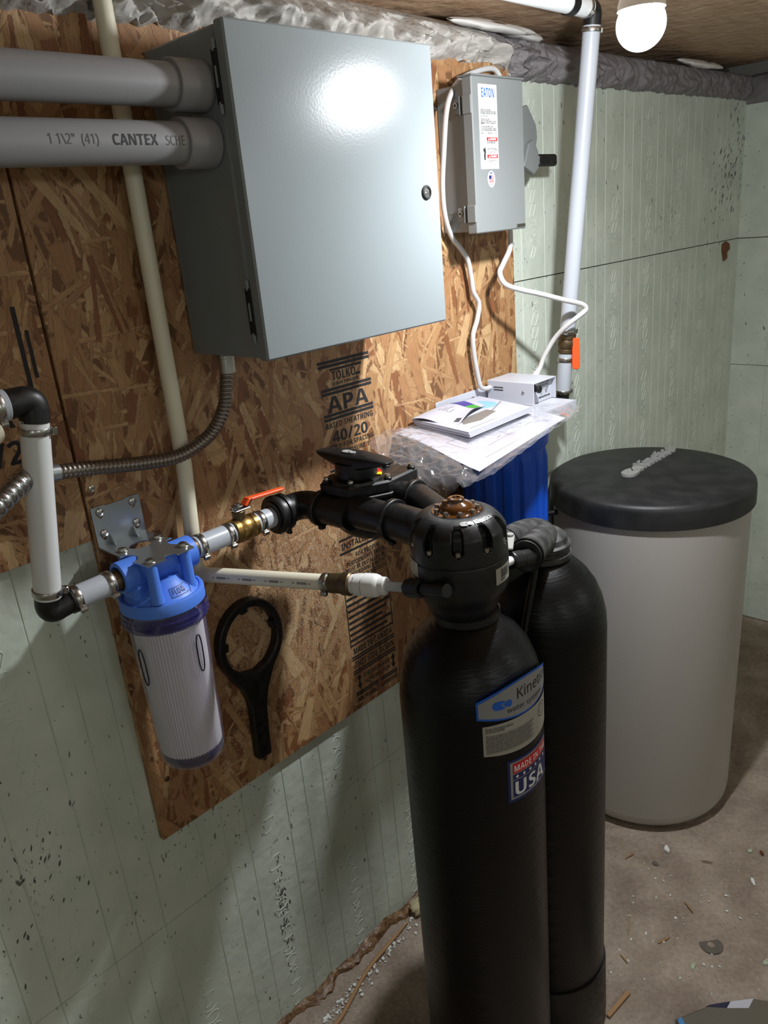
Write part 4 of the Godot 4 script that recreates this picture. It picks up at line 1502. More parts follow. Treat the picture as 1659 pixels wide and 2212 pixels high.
	for g in [[76.0, 0.962], [172.0, 0.955], [268.0, 0.955], [350.0, 0.955]]:
		b = B.new()
		var p := []
		for k in 29:
			var t := TAU * k / 28.0
			var w := 0.0052 * cos(t)
			var y: float = g[1] + 0.029 * signf(sin(t)) * pow(absf(sin(t)), 0.6)
			var a := deg_to_rad(g[0]) + w / 0.053
			var r := lerpf(0.0488, 0.0545, (y - 0.795) / 0.215) + 0.0004
			p.append(Vector3(ax.x + cos(a) * r, y, ax.z + sin(a) * r))
		b.tube(p, 0.0010, 6, false)
		part(b, "grip_rib", M.violet_rib, bowl)
	b = B.new()
	b.lathe([Vector2(0, 0.7755), Vector2(0.0300, 0.7755), Vector2(0.0395, 0.779), Vector2(0.0445, 0.786), Vector2(0.0460, 0.7975), Vector2(0, 0.7975)], 48, Transform3D(Basis(), ax))
	part(b, "end_cap", M.violet_rib, o, "dark end cap of the cartridge")
	b = B.new()
	var np := 66
	b.surf(func(u: float, v: float) -> Vector3:
		var a := u * TAU
		var k := absf(fposmod(u * np, 1.0) - 0.5) * 2.0
		var r := lerpf(0.0455, 0.0490, v) - 0.0042 * k
		return Vector3(ax.x + cos(a) * r, 0.798 + v * 0.208, ax.z + sin(a) * r), np * 4, 3, true, true)
	part(b, "pleated_cartridge", M.pleated_paper, o, "white pleated cartridge")


func valve_body(a: Vector3, d: Vector3, s: float) -> B:
	var b := B.new()
	var x := B.along(a, a + d)
	b.lathe([Vector2(0.010 * s, -0.028 * s), Vector2(0.0155 * s, -0.028 * s), Vector2(0.0155 * s, -0.019 * s)], 24, x)
	b.lathe([Vector2(0.0155 * s, -0.021 * s), Vector2(0.0200 * s, -0.020 * s), Vector2(0.0205 * s, -0.012 * s), Vector2(0.0190 * s, -0.0085 * s)], 8, x, 10.0)
	b.lathe([Vector2(0.0170 * s, -0.013 * s), Vector2(0.0195 * s, -0.006 * s), Vector2(0.0202 * s, 0.0), Vector2(0.0195 * s, 0.006 * s), Vector2(0.0172 * s, 0.012 * s)], 28, x)
	b.lathe([Vector2(0.0172 * s, 0.012 * s), Vector2(0.0182 * s, 0.013 * s), Vector2(0.0185 * s, 0.020 * s), Vector2(0.0160 * s, 0.021 * s), Vector2(0.0150 * s, 0.028 * s), Vector2(0.010 * s, 0.028 * s)], 28, x)
	return b


func outlet_run() -> void:
	var y := 1.0925
	var z := 0.090
	var d := Vector3(1, 0, 0)
	var b := B.new()
	b.cyl(Vector3(0.535, y, z), Vector3(0.572, y, z), 0.0150, 24)
	solo(b, "pipe_fitting", M.dull_brass, "dull brass nipple on the blue filter cap's right side", "pipe fitting")
	pipe(Vector3(0.5545, y, z), Vector3(0.6215, y, z), 0.0160, M.milky_pipe, "short milky pipe between the blue filter cap and the brass valve")
	pipe_clamp(Vector3(0.5635, y, z), d, 0.0161, Vector3(0, -0.75, 0.66), "steel clamp right beside the blue filter cap")
	pipe_clamp(Vector3(0.6125, y, z), d, 0.0161, Vector3(0, -0.75, 0.66), "steel clamp on the left side of the brass valve")
	var o := thing("ball_valve", "brass ball valve with an orange lever lying level, right of the blue filter cap", "ball valve", Vector3(0.6425, y - 0.02, z))
	part(valve_body(Vector3(0.6425, y, z), d, 1.0), "body", M.brass, o)
	b = B.new()
	b.cyl(Vector3(0.6375, y + 0.016, z), Vector3(0.6375, y + 0.030, z), 0.0100, 20)
	part(b, "stem_neck", M.dull_brass, o)
	b = B.new()
	b.lathe([Vector2(0, 0), Vector2(0.0098, 0), Vector2(0.0098, 0.0050), Vector2(0.0085, 0.0062), Vector2(0.004, 0.0062), Vector2(0.004, 0.0095), Vector2(0, 0.0100)], 6, Transform3D(Basis(), Vector3(0.6375, y + 0.0325, z)), 5.0)
	b.box(Vector3(0.6410, y + 0.0320, z), Vector3(0.026, 0.0022, 0.019), 0.0006)
	b.box(Vector3(0.6560, y + 0.0375, z), Vector3(0.016, 0.0022, 0.015), 0.0006, Basis(Vector3(0, 0, 1), 0.85))
	part(b, "stem_nut", M.steel, o)
	b = B.new()
	var rad := PackedVector2Array()
	for p in [[0.656, -0.0065], [0.722, -0.0058], [0.7265, -0.004], [0.7280, 0.0], [0.7265, 0.004], [0.722, 0.0058], [0.656, 0.0065]]:
		rad.append(Vector2(p[0], p[1]))
	b.prism(rad, 0, 0.0042, Transform3D(Basis(Vector3(1, -0.055, 0), Vector3(0, 0, 1), Vector3(0, -1, 0)), Vector3(0, y + 0.0445 + 0.036, z)), 0.0012)
	b.box(Vector3(0.6535, y + 0.0395, z), Vector3(0.013, 0.0045, 0.0135), 0.0012, Basis(Vector3(0, 0, 1), 0.8))
	part(b, "lever", M.orange_vinyl, o, "orange lever")
	pipe(Vector3(0.6620, y, z), Vector3(0.7080, y, z), 0.0160, M.milky_pipe, "short milky pipe between the brass valve and the big black union")
	pipe_clamp(Vector3(0.6725, y, z), d, 0.0161, Vector3(0, -0.75, 0.66), "steel clamp on the right side of the brass valve")


func bypass() -> void:
	var y := 1.0935
	var z := 0.090
	# elbow between the wall pipe and the bypass
	var o := thing("union_elbow", "big black union nut and elbow right of the brass ball valve", "pipe elbow", Vector3(0.735, y - 0.03, 0.11))
	var b := B.new()
	b.lathe([Vector2(0.0165, 0.0), Vector2(0.0235, 0.0), Vector2(0.0235, 0.003), Vector2(0.0295, 0.0035), Vector2(0.0312, 0.006), Vector2(0.0312, 0.0125), Vector2(0.0275, 0.0135), Vector2(0.0275, 0.019), Vector2(0.0300, 0.020), Vector2(0.0300, 0.027), Vector2(0.0255, 0.031), Vector2(0.0215, 0.034)], 40, B.along(Vector3(0.6965, y, z), Vector3(0.8, y, z)))
	part(b, "union_nut", M.black_plastic, o)
	b = B.new()
	b.box(Vector3(0.7245, y - 0.0325, z + 0.004), Vector3(0.006, 0.010, 0.010), 0.001)
	part(b, "clip", M.black_plastic, o)
	b = B.new()
	b.tube([Vector3(0.722, y, z)] + bend(Vector3(0.730, y, z), Vector3(0.758, y + 0.003, z), Vector3(0.758, y + 0.004, z + 0.030), 10) + [Vector3(0.758, y + 0.004, 0.139)], 0.0228, 28)
	part(b, "elbow", M.black_plastic, o)
	# bypass valve
	o = thing("bypass_valve", "black bypass valve with a wide turning knob, left of the softener head", "valve", Vector3(0.815, 1.04, 0.19))
	var low := Transform3D(Basis(Vector3(1, 0, 0), Vector3(0, 0, 1), Vector3(0, -1, 0)), Vector3(0, 0, 0))
	var outline := [Vector2(0.754, 0.142), Vector2(0.757, 0.206), Vector2(0.818, 0.236), Vector2(0.893, 0.231), Vector2(0.899, 0.214), Vector2(0.882, 0.168), Vector2(0.850, 0.128), Vector2(0.790, 0.122)]
	var grow := func(k: float) -> PackedVector2Array:
		var out := PackedVector2Array()
		for p in outline:
			out.append(Vector2(0.822, 0.182) + (p - Vector2(0.822, 0.182)) * k)
		return out
	b = B.new()
	b.prism(grow.call(0.92), 0, 0.045, low.translated(Vector3(0, 1.117, 0)), 0.004)
	b.surf(func(u: float, v: float) -> Vector3:
		var a := u * TAU
		var r := sin(v * PI * 0.5) * 0.056
		return Vector3(0.815 + cos(a) * r, 1.078 - cos(v * PI * 0.5) * 0.036, 0.190 + sin(a) * r), 36, 10, true, true)
	# ports: toward the wall and toward the softener
	b.lathe([Vector2(0, 0), Vector2(0.0235, 0), Vector2(0.0235, 0.075)], 28, B.along(Vector3(0.758, 1.0975, 0.210), Vector3(0.758, 1.0975, 0.1)))
	b.lathe([Vector2(0, 0), Vector2(0.0220, 0), Vector2(0.0220, 0.075)], 28, B.along(Vector3(0.842, 1.100, 0.200), Vector3(0.842, 1.100, 0.1)))
	b.lathe([Vector2(0, 0), Vector2(0.0260, 0), Vector2(0.0245, 0.070), Vector2(0.0225, 0.095)], 28, B.along(Vector3(0.770, 1.1010, 0.190), Vector3(0.766, 1.1020, 0.3)))
	b.lathe([Vector2(0, 0), Vector2(0.0240, 0), Vector2(0.0225, 0.072)], 28, B.along(Vector3(0.845, 1.106, 0.190), Vector3(0.842, 1.110, 0.3)))
	part(b, "body", M.black_plastic, o)
	b = B.new()
	b.prism(grow.call(1.0), 0, 0.0075, low.translated(Vector3(0, 1.1205, 0)), 0.0015)
	part(b, "flange", M.black_plastic, o)
	b = B.new()
	b.prism(grow.call(0.95), 0, 0.019, low.translated(Vector3(0, 1.1395, 0)), 0.003)
	b.lathe([Vector2(0.042, 1.138), Vector2(0.041, 1.1425), Vector2(0.039, 1.1435), Vector2(0, 1.1435)], 40, Transform3D(Basis(), Vector3(0.803, 0, 0.180)))
	var cv := part(b, "cover", M.black_plastic, o)
	for p in [Vector3(0.766, 1.143, 0.151), Vector3(0.771, 1.143, 0.199), Vector3(0.824, 1.143, 0.226), Vector3(0.883, 1.143, 0.222), Vector3(0.869, 1.143, 0.180), Vector3(0.843, 1.143, 0.140)]:
		b = B.new()
		b.cyl(p - Vector3(0, 0.030, 0), p, 0.0062, 16)
		part(b, "screw_boss", M.black_plastic, cv)
		b = B.new()
		b.lathe([Vector2(0.0046, 0.0), Vector2(0.0046, 0.0030), Vector2(0.0040, 0.0042), Vector2(0.0016, 0.0042), Vector2(0.0012, 0.0028), Vector2(0, 0.0028)], 16, Transform3D(Basis(), p))
		part(b, "screw", M.steel, cv)
	for s in [[5.0, 42.0, "red_ring"], [44.0, 62.0, "yellow_ring"]]:
		b = B.new()
		var poly := PackedVector2Array()
		for i in 9:
			var a := deg_to_rad(lerpf(s[0], s[1], i / 8.0))
			poly.append(Vector2(0.803 + cos(a) * 0.0395, 0.180 + sin(a) * 0.0395))
		for i in 9:
			var a := deg_to_rad(lerpf(s[1], s[0], i / 8.0))
			poly.append(Vector2(0.803 + cos(a) * 0.030, 0.180 + sin(a) * 0.030))
		b.prism(poly, 0, 0.002, low.translated(Vector3(0, 1.1462, 0)), 0.0002)
		part(b, "position_mark", M[s[2]], cv, "red mark" if s[2] == "red_ring" else "yellow mark")
	b = B.new()
	b.lathe([Vector2(0, 1.1450), Vector2(0.0325, 1.1450), Vector2(0.0335, 1.148), Vector2(0.0315, 1.168), Vector2(0, 1.168)], 40, Transform3D(Basis(), Vector3(0.803, 0, 0.180)))
	var hc := Vector3(0.799, 0, 0.182)
	b.surf(func(u: float, v: float) -> Vector3:
		var s := v * 2.0 - 1.0
		var e := sqrt(maxf(0.0, 1.0 - pow(absf(s), 7.0)))
		var w := 0.0225 * (1.0 - 0.38 * absf(s)) * e
		var top := 1.1835 - 0.0045 * s * s
		var bot := 1.1725 - 0.0205 * pow(maxf(0.0, 1.0 - absf(s) * 1.05), 1.2)
		var my := (top + bot) * 0.5
		var a := u * TAU
		var cx := signf(cos(a)) * pow(absf(cos(a)), 0.5) * w
		var cy := signf(sin(a)) * pow(absf(sin(a)), 0.55) * (top - bot) * 0.5 * e
		return Vector3(hc.x + cx, my + cy, hc.z + s * 0.0815), 28, 40, true)
	var kn := part(b, "knob", M.black_plastic, o)
	b = B.new()
	logo(b, Transform3D(Basis(Vector3(0, 0, 1), Vector3(1, 0, 0), Vector3(0, 1, 0)), Vector3(0.793, 1.1838, 0.172)), 0.012)
	part(b, "emblem", M.silver_badge, kn)
	# quick rings on the ports
	for g in [[Vector3(0.758, 1.0975, 0.148), Vector3(0, 0, -1), 0.0290], [Vector3(0.842, 1.100, 0.140), Vector3(0, 0, -1), 0.0275], [Vector3(0.7665, 1.1018, 0.281), Vector3(0, 0.009, 1), 0.0318], [Vector3(0.843, 1.1090, 0.258), Vector3(0, 0.03, 1), 0.0280]]:
		b = B.new()
		var r: float = g[2]
		b.lathe([Vector2(r - 0.008, 0), Vector2(r - 0.001, 0), Vector2(r, 0.001), Vector2(r, 0.0085), Vector2(r - 0.001, 0.0095), Vector2(r - 0.008, 0.0095)], 40, B.along(g[0], g[0] + g[1]))
		b.box(g[0] + Vector3(-0.006, -r - 0.001, 0) + (g[1] as Vector3) * 0.005, Vector3(0.010, 0.006, 0.009), 0.001)
		part(b, "lock_ring", M.black_plastic, o)


func logo(b: B, x: Transform3D, s: float) -> void:
	# a capsule cut by a chevron; s is its height
	var a := PackedVector2Array()
	for i in 9:
		var t := PI / 2 + PI * i / 8.0
		a.append(Vector2(cos(t), sin(t)) * s * 0.5)
	a.append_array([Vector2(0.45, -0.5) * s, Vector2(0.95, -0.38) * s, Vector2(0.42, 0.0) * s, Vector2(0.95, 0.36) * s, Vector2(0.55, 0.5) * s])
	b.prism(a, 0, s * 0.12, x, 0.0)
	var c := PackedVector2Array([Vector2(0.62, 0.0) * s, Vector2(1.05, -0.34) * s])
	for i in 9:
		var t := -PI / 2.6 + (PI * 2.0 / 2.6) * i / 8.0
		c.append(Vector2(1.25, 0) * s + Vector2(cos(t), sin(t)) * s * 0.42)
	c.append(Vector2(1.05, 0.34) * s)
	b.prism(c, 0, s * 0.12, x, 0.0)


func drain_line() -> void:
	var c0 := Vector3(0.581, 1.0270, 0.036)
	var p1 := Vector3(0.694, 1.047, 0.375)
	var d := (p1 - c0).normalized()
	var L := c0.distance_to(p1)
	var x := B.along(c0, p1)
	pipe_clamp(c0 + d * (L - 0.128), d, 0.0120, Vector3(-0.5, -0.6, 0), "dark steel clamp where the cream waste pipe meets the brass fitting")
	var b := B.new()
	b.lathe([Vector2(0.008, L - 0.140), Vector2(0.0105, L - 0.140), Vector2(0.0105, L - 0.122)], 20, x)
	b.lathe([Vector2(0.0105, L - 0.122), Vector2(0.0150, L - 0.121), Vector2(0.0158, L - 0.118), Vector2(0.0158, L - 0.098), Vector2(0.0148, L - 0.095), Vector2(0.0105, L - 0.094)], 6, x, 5.0)
	b.lathe([Vector2(0.0162, L - 0.100), Vector2(0.0168, L - 0.099), Vector2(0.0168, L - 0.088), Vector2(0.0150, L - 0.086), Vector2(0.010, L - 0.086)], 28, x)
	solo(b, "pipe_fitting", M.dull_brass, "dull brass hexagonal fitting at the end of the cream waste pipe", "pipe fitting")
	var o := thing("tube_connector", "white plastic tube connector between the brass fitting and the softener head", "pipe fitting", c0 + d * (L - 0.07))
	b = B.new()
	b.lathe([Vector2(0.009, L - 0.088), Vector2(0.0138, L - 0.088), Vector2(0.0138, L - 0.080)], 24, x)
	b.lathe([Vector2(0.0138, L - 0.080), Vector2(0.0172, L - 0.079), Vector2(0.0172, L - 0.068), Vector2(0.0150, L - 0.067)], 6, x, 5.0)
	b.lathe([Vector2(0.0150, L - 0.067), Vector2(0.0165, L - 0.066), Vector2(0.0165, L - 0.050), Vector2(0.0150, L - 0.045), Vector2(0.0128, L - 0.043), Vector2(0.0128, L - 0.035), Vector2(0.0110, L - 0.033), Vector2(0.006, L - 0.033)], 28, x)
	part(b, "body", M.white_plastic, o)
	b = B.new()
	b.lathe([Vector2(0.0066, L - 0.040), Vector2(0.0066, L + 0.002), Vector2(0.003, L + 0.002)], 20, x)
	part(b, "tube", M.milky_pipe, o)


func wrench() -> void:
	var z0 := 0.0125
	var c := Vector2(0.6655, 0.868)
	var o := thing("filter_wrench", "black plastic ring-shaped filter wrench hanging flat on the board", "wrench", Vector3(0.665, 0.64, 0.02))
	var b := B.new()
	# ring in sectors, inner teeth, then the tapering handle
	var R := 0.0660
	var r := 0.0535
	b.lathe([Vector2(r, 0), Vector2(R - 0.002, 0), Vector2(R, 0.002), Vector2(R, 0.016), Vector2(R - 0.002, 0.018), Vector2(r + 0.002, 0.018), Vector2(r, 0.016), Vector2(r, 0.0)], 72, Transform3D(Basis(Vector3(1, 0, 0), PI / 2), Vector3(c.x, c.y, z0)), 35.0, Vector2(1.0, 1.13))
	part(b, "ring", M.black_plastic, o)
	for a in [96.0, 172.0, 8.0]:
		b = B.new()
		var t := deg_to_rad(a)
		b.box(Vector3(c.x + cos(t) * (r - 0.002), c.y + sin(t) * (r - 0.002) * 1.13, z0 + 0.009), Vector3(0.010, 0.014, 0.014), 0.001, Basis(Vector3(0, 0, 1), t))
		part(b, "tooth", M.black_plastic, o)
	b = B.new()
	var h := PackedVector2Array()
	for p in [[0.6075, 0.843], [0.611, 0.826], [0.622, 0.805], [0.634, 0.785], [0.6415, 0.762], [0.6435, 0.735], [0.6415, 0.690], [0.6405, 0.645], [0.6430, 0.639], [0.668, 0.639], [0.6705, 0.645], [0.6720, 0.690], [0.6760, 0.735], [0.6840, 0.765], [0.6990, 0.795], [0.7145, 0.820], [0.7230, 0.842], [0.7180, 0.848], [0.7060, 0.829], [0.690, 0.8155], [0.6655, 0.8085], [0.641, 0.8155], [0.625, 0.829], [0.613, 0.848]]:
		h.append(Vector2(p[0], p[1]))
	b.prism(h, z0, z0 + 0.017, Transform3D(), 0.0025)
	part(b, "handle", M.black_plastic, o)


# ---------------------------------------------------------------- softener
const NT := Vector3(0.765, 0, 0.413)
const FT := Vector3(0.991, 0, 0.390)
const HD := Vector3(0.762, 0, 0.409)


func on_tank(c: Vector3, r: float, a0: float, y0: float) -> Callable:
	return func(x: float, y: float) -> Array:
		var a := deg_to_rad(a0) - x / r
		var nn := Vector3(cos(a), 0, sin(a))
		return [Vector3(c.x, y0 + y, c.z) + nn * r, nn]


func wrap_patch(b: B, fn: Callable, w: float, lo: Callable, hi: Callable, k := 24) -> void:
	b.surf(func(u: float, v: float) -> Vector3:
		return fn.call(u * w, lerpf(lo.call(u), hi.call(u), v))[0], k, 4)


func wrap_tri(b: B, p: Vector3, q: Vector3, r: Vector3, fn, deep: int) -> void:
	if deep == 0:
		var x: Array = fn.call(p.x, p.y)
		var y: Array = fn.call(q.x, q.y)
		var z: Array = fn.call(r.x, r.y)
		b.tri(x[0], y[0], z[0], x[1], y[1], z[1])
		return
	var a := (p + q) * 0.5
	var c := (q + r) * 0.5
	var d := (r + p) * 0.5
	for t in [[p, a, d], [a, q, c], [d, c, r], [a, c, d]]:
		wrap_tri(b, t[0], t[1], t[2], fn, deep - 1)


func softener() -> void:
	var o := thing("water_softener", "water softener with two slim black tanks, black control head and crossover pipes", "water softener", Vector3(0.878, 0, 0.40))
	var prof := [Vector2(0, 0.004), Vector2(0.060, 0.004), Vector2(0.0985, 0.028), Vector2(0.1030, 0.045), Vector2(0.1030, 0.868), Vector2(0.1012, 0.892), Vector2(0.0955, 0.917), Vector2(0.0860, 0.940), Vector2(0.0730, 0.959), Vector2(0.0590, 0.973), Vector2(0.0470, 0.982), Vector2(0.0420, 0.986), Vector2(0.0420, 1.000), Vector2(0, 1.000)]
	var tanks := []
	for i in 2:
		var c: Vector3 = [NT, FT][i]
		var b := B.new()
		b.lathe(prof, 72, Transform3D(Basis(), c))
		tanks.append(part(b, "resin_tank", M.wound_tank, o, ["nearer black tank", "farther black tank"][i]))
		b = B.new()
		b.lathe([Vector2(0, 0.0), Vector2(0.098, 0.0), Vector2(0.1075, 0.007), Vector2(0.1085, 0.02), Vector2(0.1068, 0.144), Vector2(0.1060, 0.150), Vector2(0.1032, 0.1505)], 72, Transform3D(Basis(), c))
		part(b, "boot", M.black_plastic, tanks[i])
	# stickers on the nearer tank
	var R := 0.1034
	var b := B.new()
	var fn := on_tank(NT, R, 138.0, 0.0)
	var w := deg_to_rad(84.0) * R
	var hi := func(u: float) -> float: return 0.9105 + 0.022 * sin(u * PI)
	var lo := func(u: float) -> float: return 0.8835 - 0.008 * sin(u * PI)
	wrap_patch(b, fn, w, lo, hi)
	part(b, "brand_sticker_border", M.print_blue, tanks[0], "blue rim of the long brand sticker")
	b = B.new()
	fn = on_tank(NT, R + 0.0003, 138.0, 0.0)
	b.surf(func(u: float, v: float) -> Vector3: return fn.call(lerpf(0.0028, w - 0.0028, u), lerpf(lo.call(u) + 0.0028, hi.call(u) - 0.0028, v))[0], 24, 4)
	part(b, "brand_sticker", M.sticker_silver, tanks[0], "silver brand sticker")
	b = B.new()
	fn = on_tank(NT, R + 0.0006, 138.0, 0.8985)
	text(b, "Kinetico", 0.0165, Transform3D(), 0.080, false, false, func(x: float, y: float) -> Array: return fn.call(x + 0.0595, y + 0.004))
	text(b, "water systems", 0.0080, Transform3D(), 0.075, false, false, func(x: float, y: float) -> Array: return fn.call(x + 0.043, y - 0.0125))
	part(b, "brand_lettering", M.print_dark, tanks[0])
	b = B.new()
	var lg := B.new()
	logo(lg, Transform3D(), 0.0135)
	for i in range(0, lg.v.size(), 3):
		if lg.n[i].z > 0.9:
			wrap_tri(b, lg.v[i], lg.v[i + 1], lg.v[i + 2], func(x: float, y: float) -> Array: return fn.call(x + 0.0285, y + 0.0030), 2)
	part(b, "emblem", M.print_blue, tanks[0])
	b = B.new()
	fn = on_tank(NT, R, 134.0, 0.0)
	w = deg_to_rad(82.0) * R
	wrap_patch(b, fn, w, func(u: float) -> float: return 0.8255 - 0.004 * sin(u * PI), func(u: float) -> float: return 0.8725 + 0.002 * sin(u * PI))
	part(b, "data_sticker", M.sticker_cream, tanks[0], "pale data sticker with small print")
	b = B.new()
	fn = on_tank(NT, R + 0.0003, 134.0, 0.0)
	text(b, "Model: KP2 TRADE-2060-20", 0.0026, Transform3D(), 0.040, true, false, func(x: float, y: float) -> Array: return fn.call(x + 0.004, y + 0.8655))
	text(b, "Serial No: 0411061", 0.0026, Transform3D(), 0.027, true, false, func(x: float, y: float) -> Array: return fn.call(x + 0.004, y + 0.8618))
	for i in 11:
		text(b, ["This water treatment is certified for softening and the reduction", "of barium and radium when installed according to the manual and", "operated within the rated pressure and temperature range shown", "Do not use with water that is unsafe or of unknown quality unless"][i % 4], 0.0016, Transform3D(), 0.080 - (i % 3) * 0.004, false, false, func(x: float, y: float) -> Array: return fn.call(x + 0.004, y + 0.8570 - i * 0.0026))
	part(b, "small_print", M.print_grey, tanks[0])
	b = B.new()
	fn = on_tank(NT, R + 0.0003, 74.0, 0.858)
	for k in 24:
		var a0 := TAU * k / 24.0
		var a1 := TAU * (k + 1) / 24.0
		for rr in [[0.0105, 0.0115], [0.006, 0.0068]]:
			b.quad(fn.call(cos(a0) * rr[0], sin(a0) * rr[0])[0], fn.call(cos(a1) * rr[0], sin(a1) * rr[0])[0], fn.call(cos(a1) * rr[1], sin(a1) * rr[1])[0], fn.call(cos(a0) * rr[1], sin(a0) * rr[1])[0], Vector3(0, 0, 1))
	part(b, "round_seal", M.print_dark, tanks[0])
	b = B.new()
	fn = on_tank(NT, R, 116.0, 0.0)
	w = deg_to_rad(52.0) * R
	wrap_patch(b, fn, w, func(_u: float) -> float: return 0.7400, func(_u: float) -> float: return 0.8095)
	part(b, "flag_sticker", M.print_navy, tanks[0], "blue, white and red origin sticker")
	var strip := func(x0: float, x1: float, y0: float, y1: float, r: float, m: Material, nm: String) -> void:
		var bb := B.new()
		var g := on_tank(NT, r, 116.0, 0.0)
		bb.surf(func(u: float, v: float) -> Vector3: return g.call(lerpf(x0, x1, u), lerpf(y0, y1, v))[0], 12, 1)
		part(bb, nm, m, tanks[0])
	strip.call(0.0040, w - 0.004, 0.7445, 0.8055, R + 0.0003, M.sticker_silver, "sticker_field")
	strip.call(0.0080, w - 0.006, 0.7865, 0.8030, R + 0.0006, M.print_red, "sticker_band")
	strip.call(0.0080, w - 0.006, 0.7765, 0.7850, R + 0.0006, M.print_navy, "sticker_star_band")
	strip.call(0.0080, w - 0.006, 0.7475, 0.7750, R + 0.0006, M.print_navy, "sticker_panel")
	b = B.new()
	fn = on_tank(NT, R + 0.0009, 116.0, 0.0)
	text(b, "MADE IN THE", 0.0095, Transform3D(), 0.075, true, false, func(x: float, y: float) -> Array: return fn.call(x + 0.0105, y + 0.7895))
	text(b, "USA", 0.0225, Transform3D(), 0.066, true, false, func(x: float, y: float) -> Array: return fn.call(x + 0.0110, y + 0.7495))
	for i in 6:
		var st := PackedVector2Array()
		for k in 10:
			var rr := 0.0026 if k % 2 == 0 else 0.0011
			st.append(Vector2(0.0150 + i * 0.0125 + sin(k * PI / 5) * rr, 0.7808 + cos(k * PI / 5) * rr))
		var idx := Geometry2D.triangulate_polygon(st)
		for k in range(0, idx.size(), 3):
			b.ft(fn.call(st[idx[k]].x, st[idx[k]].y)[0], fn.call(st[idx[k + 1]].x, st[idx[k + 1]].y)[0], fn.call(st[idx[k + 2]].x, st[idx[k + 2]].y)[0], Vector3(-0.3, 0, 1))
	part(b, "sticker_lettering", M.sticker_white, tanks[0])

	# control head: turned body with capsule-shaped pockets round its shoulder
	var hp := [Vector2(0.041, 0.984), Vector2(0.0430, 1.000), Vector2(0.0480, 1.002), Vector2(0.0500, 1.012), Vector2(0.0560, 1.024), Vector2(0.0630, 1.034), Vector2(0.0655, 1.044), Vector2(0.0662, 1.062), Vector2(0.0664, 1.0805), Vector2(0.0650, 1.0815), Vector2(0.0650, 1.0830), Vector2(0.0662, 1.0840)]
	for i in 15:
		hp.append(Vector2(0.0660 - i * 0.0001, 1.0870 + i * 0.0024))
	hp.append_array([Vector2(0.0630, 1.1235), Vector2(0.0612, 1.1265), Vector2(0.0588, 1.1300), Vector2(0.0560, 1.1333), Vector2(0.0525, 1.1366), Vector2(0.0485, 1.1392), Vector2(0.0435, 1.1412), Vector2(0.0380, 1.1425), Vector2(0.0340, 1.1430), Vector2(0.0335, 1.1405), Vector2(0.0300, 1.1400), Vector2(0.0, 1.1400)])
	b = B.new()
	var nr := hp.size() - 1
	b.surf(func(u: float, v: float) -> Vector3:
		var p: Vector2 = hp[int(round(v * nr))]
		var a := u * TAU
		var r := p.x
		if p.y > 1.085 and p.y < 1.142:
			var q := fposmod(rad_to_deg(a) - 142.0 + 18.0, 36.0) - 18.0
			var dx := deg_to_rad(q) * 0.062
			var yy := p.y
			var dy := yy - clampf(yy, 1.1085, 1.1285)
			if dx * dx + dy * dy < 0.0072 * 0.0072:
				r -= 0.010 if yy < 1.13 else 0.006
		return Vector3(HD.x + cos(a) * r, p.y, HD.z + sin(a) * r), 360, nr, true, true)
	var head := part(b, "control_head", M.black_plastic, o, "black control head")
	for i in 10:
		var a := deg_to_rad(142.0 + i * 36.0)
		var p := HD + Vector3(cos(a) * 0.0605, 1.1010, sin(a) * 0.0605)
		b = B.new()
		b.lathe([Vector2(0.0, 0.0), Vector2(0.0044, 0.0), Vector2(0.0044, 0.0050), Vector2(0.0038, 0.0058), Vector2(0.0018, 0.0058), Vector2(0, 0.0046)], 14, Transform3D(Basis(), p))
		part(b, "screw", M.steel, head)
	b = B.new()
	b.lathe([Vector2(0.0, 1.1395), Vector2(0.0330, 1.1395), Vector2(0.0330, 1.1432), Vector2(0.0245, 1.1438), Vector2(0.0238, 1.1460), Vector2(0.0215, 1.1500), Vector2(0.0175, 1.1530), Vector2(0.0125, 1.1548), Vector2(0.0112, 1.1560), Vector2(0.0108, 1.1592), Vector2(0.0090, 1.1604), Vector2(0.0055, 1.1604), Vector2(0.0050, 1.1585), Vector2(0, 1.1585)], 48, Transform3D(Basis(), HD))
	b.cyl(HD + Vector3(-0.017, 1.143, -0.006), HD + Vector3(-0.017, 1.1600, -0.006), 0.0032, 12)
	part(b, "amber_dome", M.amber, head, "amber inspection dome")
	for i in 9:
		var a := TAU * (i + 0.3) / 9.0
		b = B.new()
		b.lathe([Vector2(0.0, 0.0), Vector2(0.0034, 0.0), Vector2(0.0034, 0.0042), Vector2(0.0028, 0.0050), Vector2(0, 0.0050)], 12, Transform3D(Basis(), HD + Vector3(cos(a) * 0.0280, 1.1435, sin(a) * 0.0280)))
		part(b, "dome_screw", M.steel, head)
	# raised name on the shoulder
	b = B.new()
	var sh := func(x: float, y: float) -> Array:
		var a := deg_to_rad(128.0) - x / 0.048
		var r := 0.0470 - y
		var nn := Vector3(cos(a) * 0.45, 0.89, sin(a) * 0.45)
		return [Vector3(HD.x + cos(a) * r, 1.1403 + y * 0.4, HD.z + sin(a) * r) + nn * 0.0005, nn]
	text(b, "Kinetico", 0.0062, Transform3D(), 0.030, true, false, func(x: float, y: float) -> Array: return sh.call(x + 0.012, y - 0.004))
	lg = B.new()
	logo(lg, Transform3D(), 0.0075)
	for i in range(0, lg.v.size(), 3):
		if lg.n[i].z > 0.9:
			wrap_tri(b, lg.v[i], lg.v[i + 1], lg.v[i + 2], func(x: float, y: float) -> Array: return sh.call(x - 0.004, y - 0.001), 1)
	part(b, "brand_lettering", M.silver_badge, head)
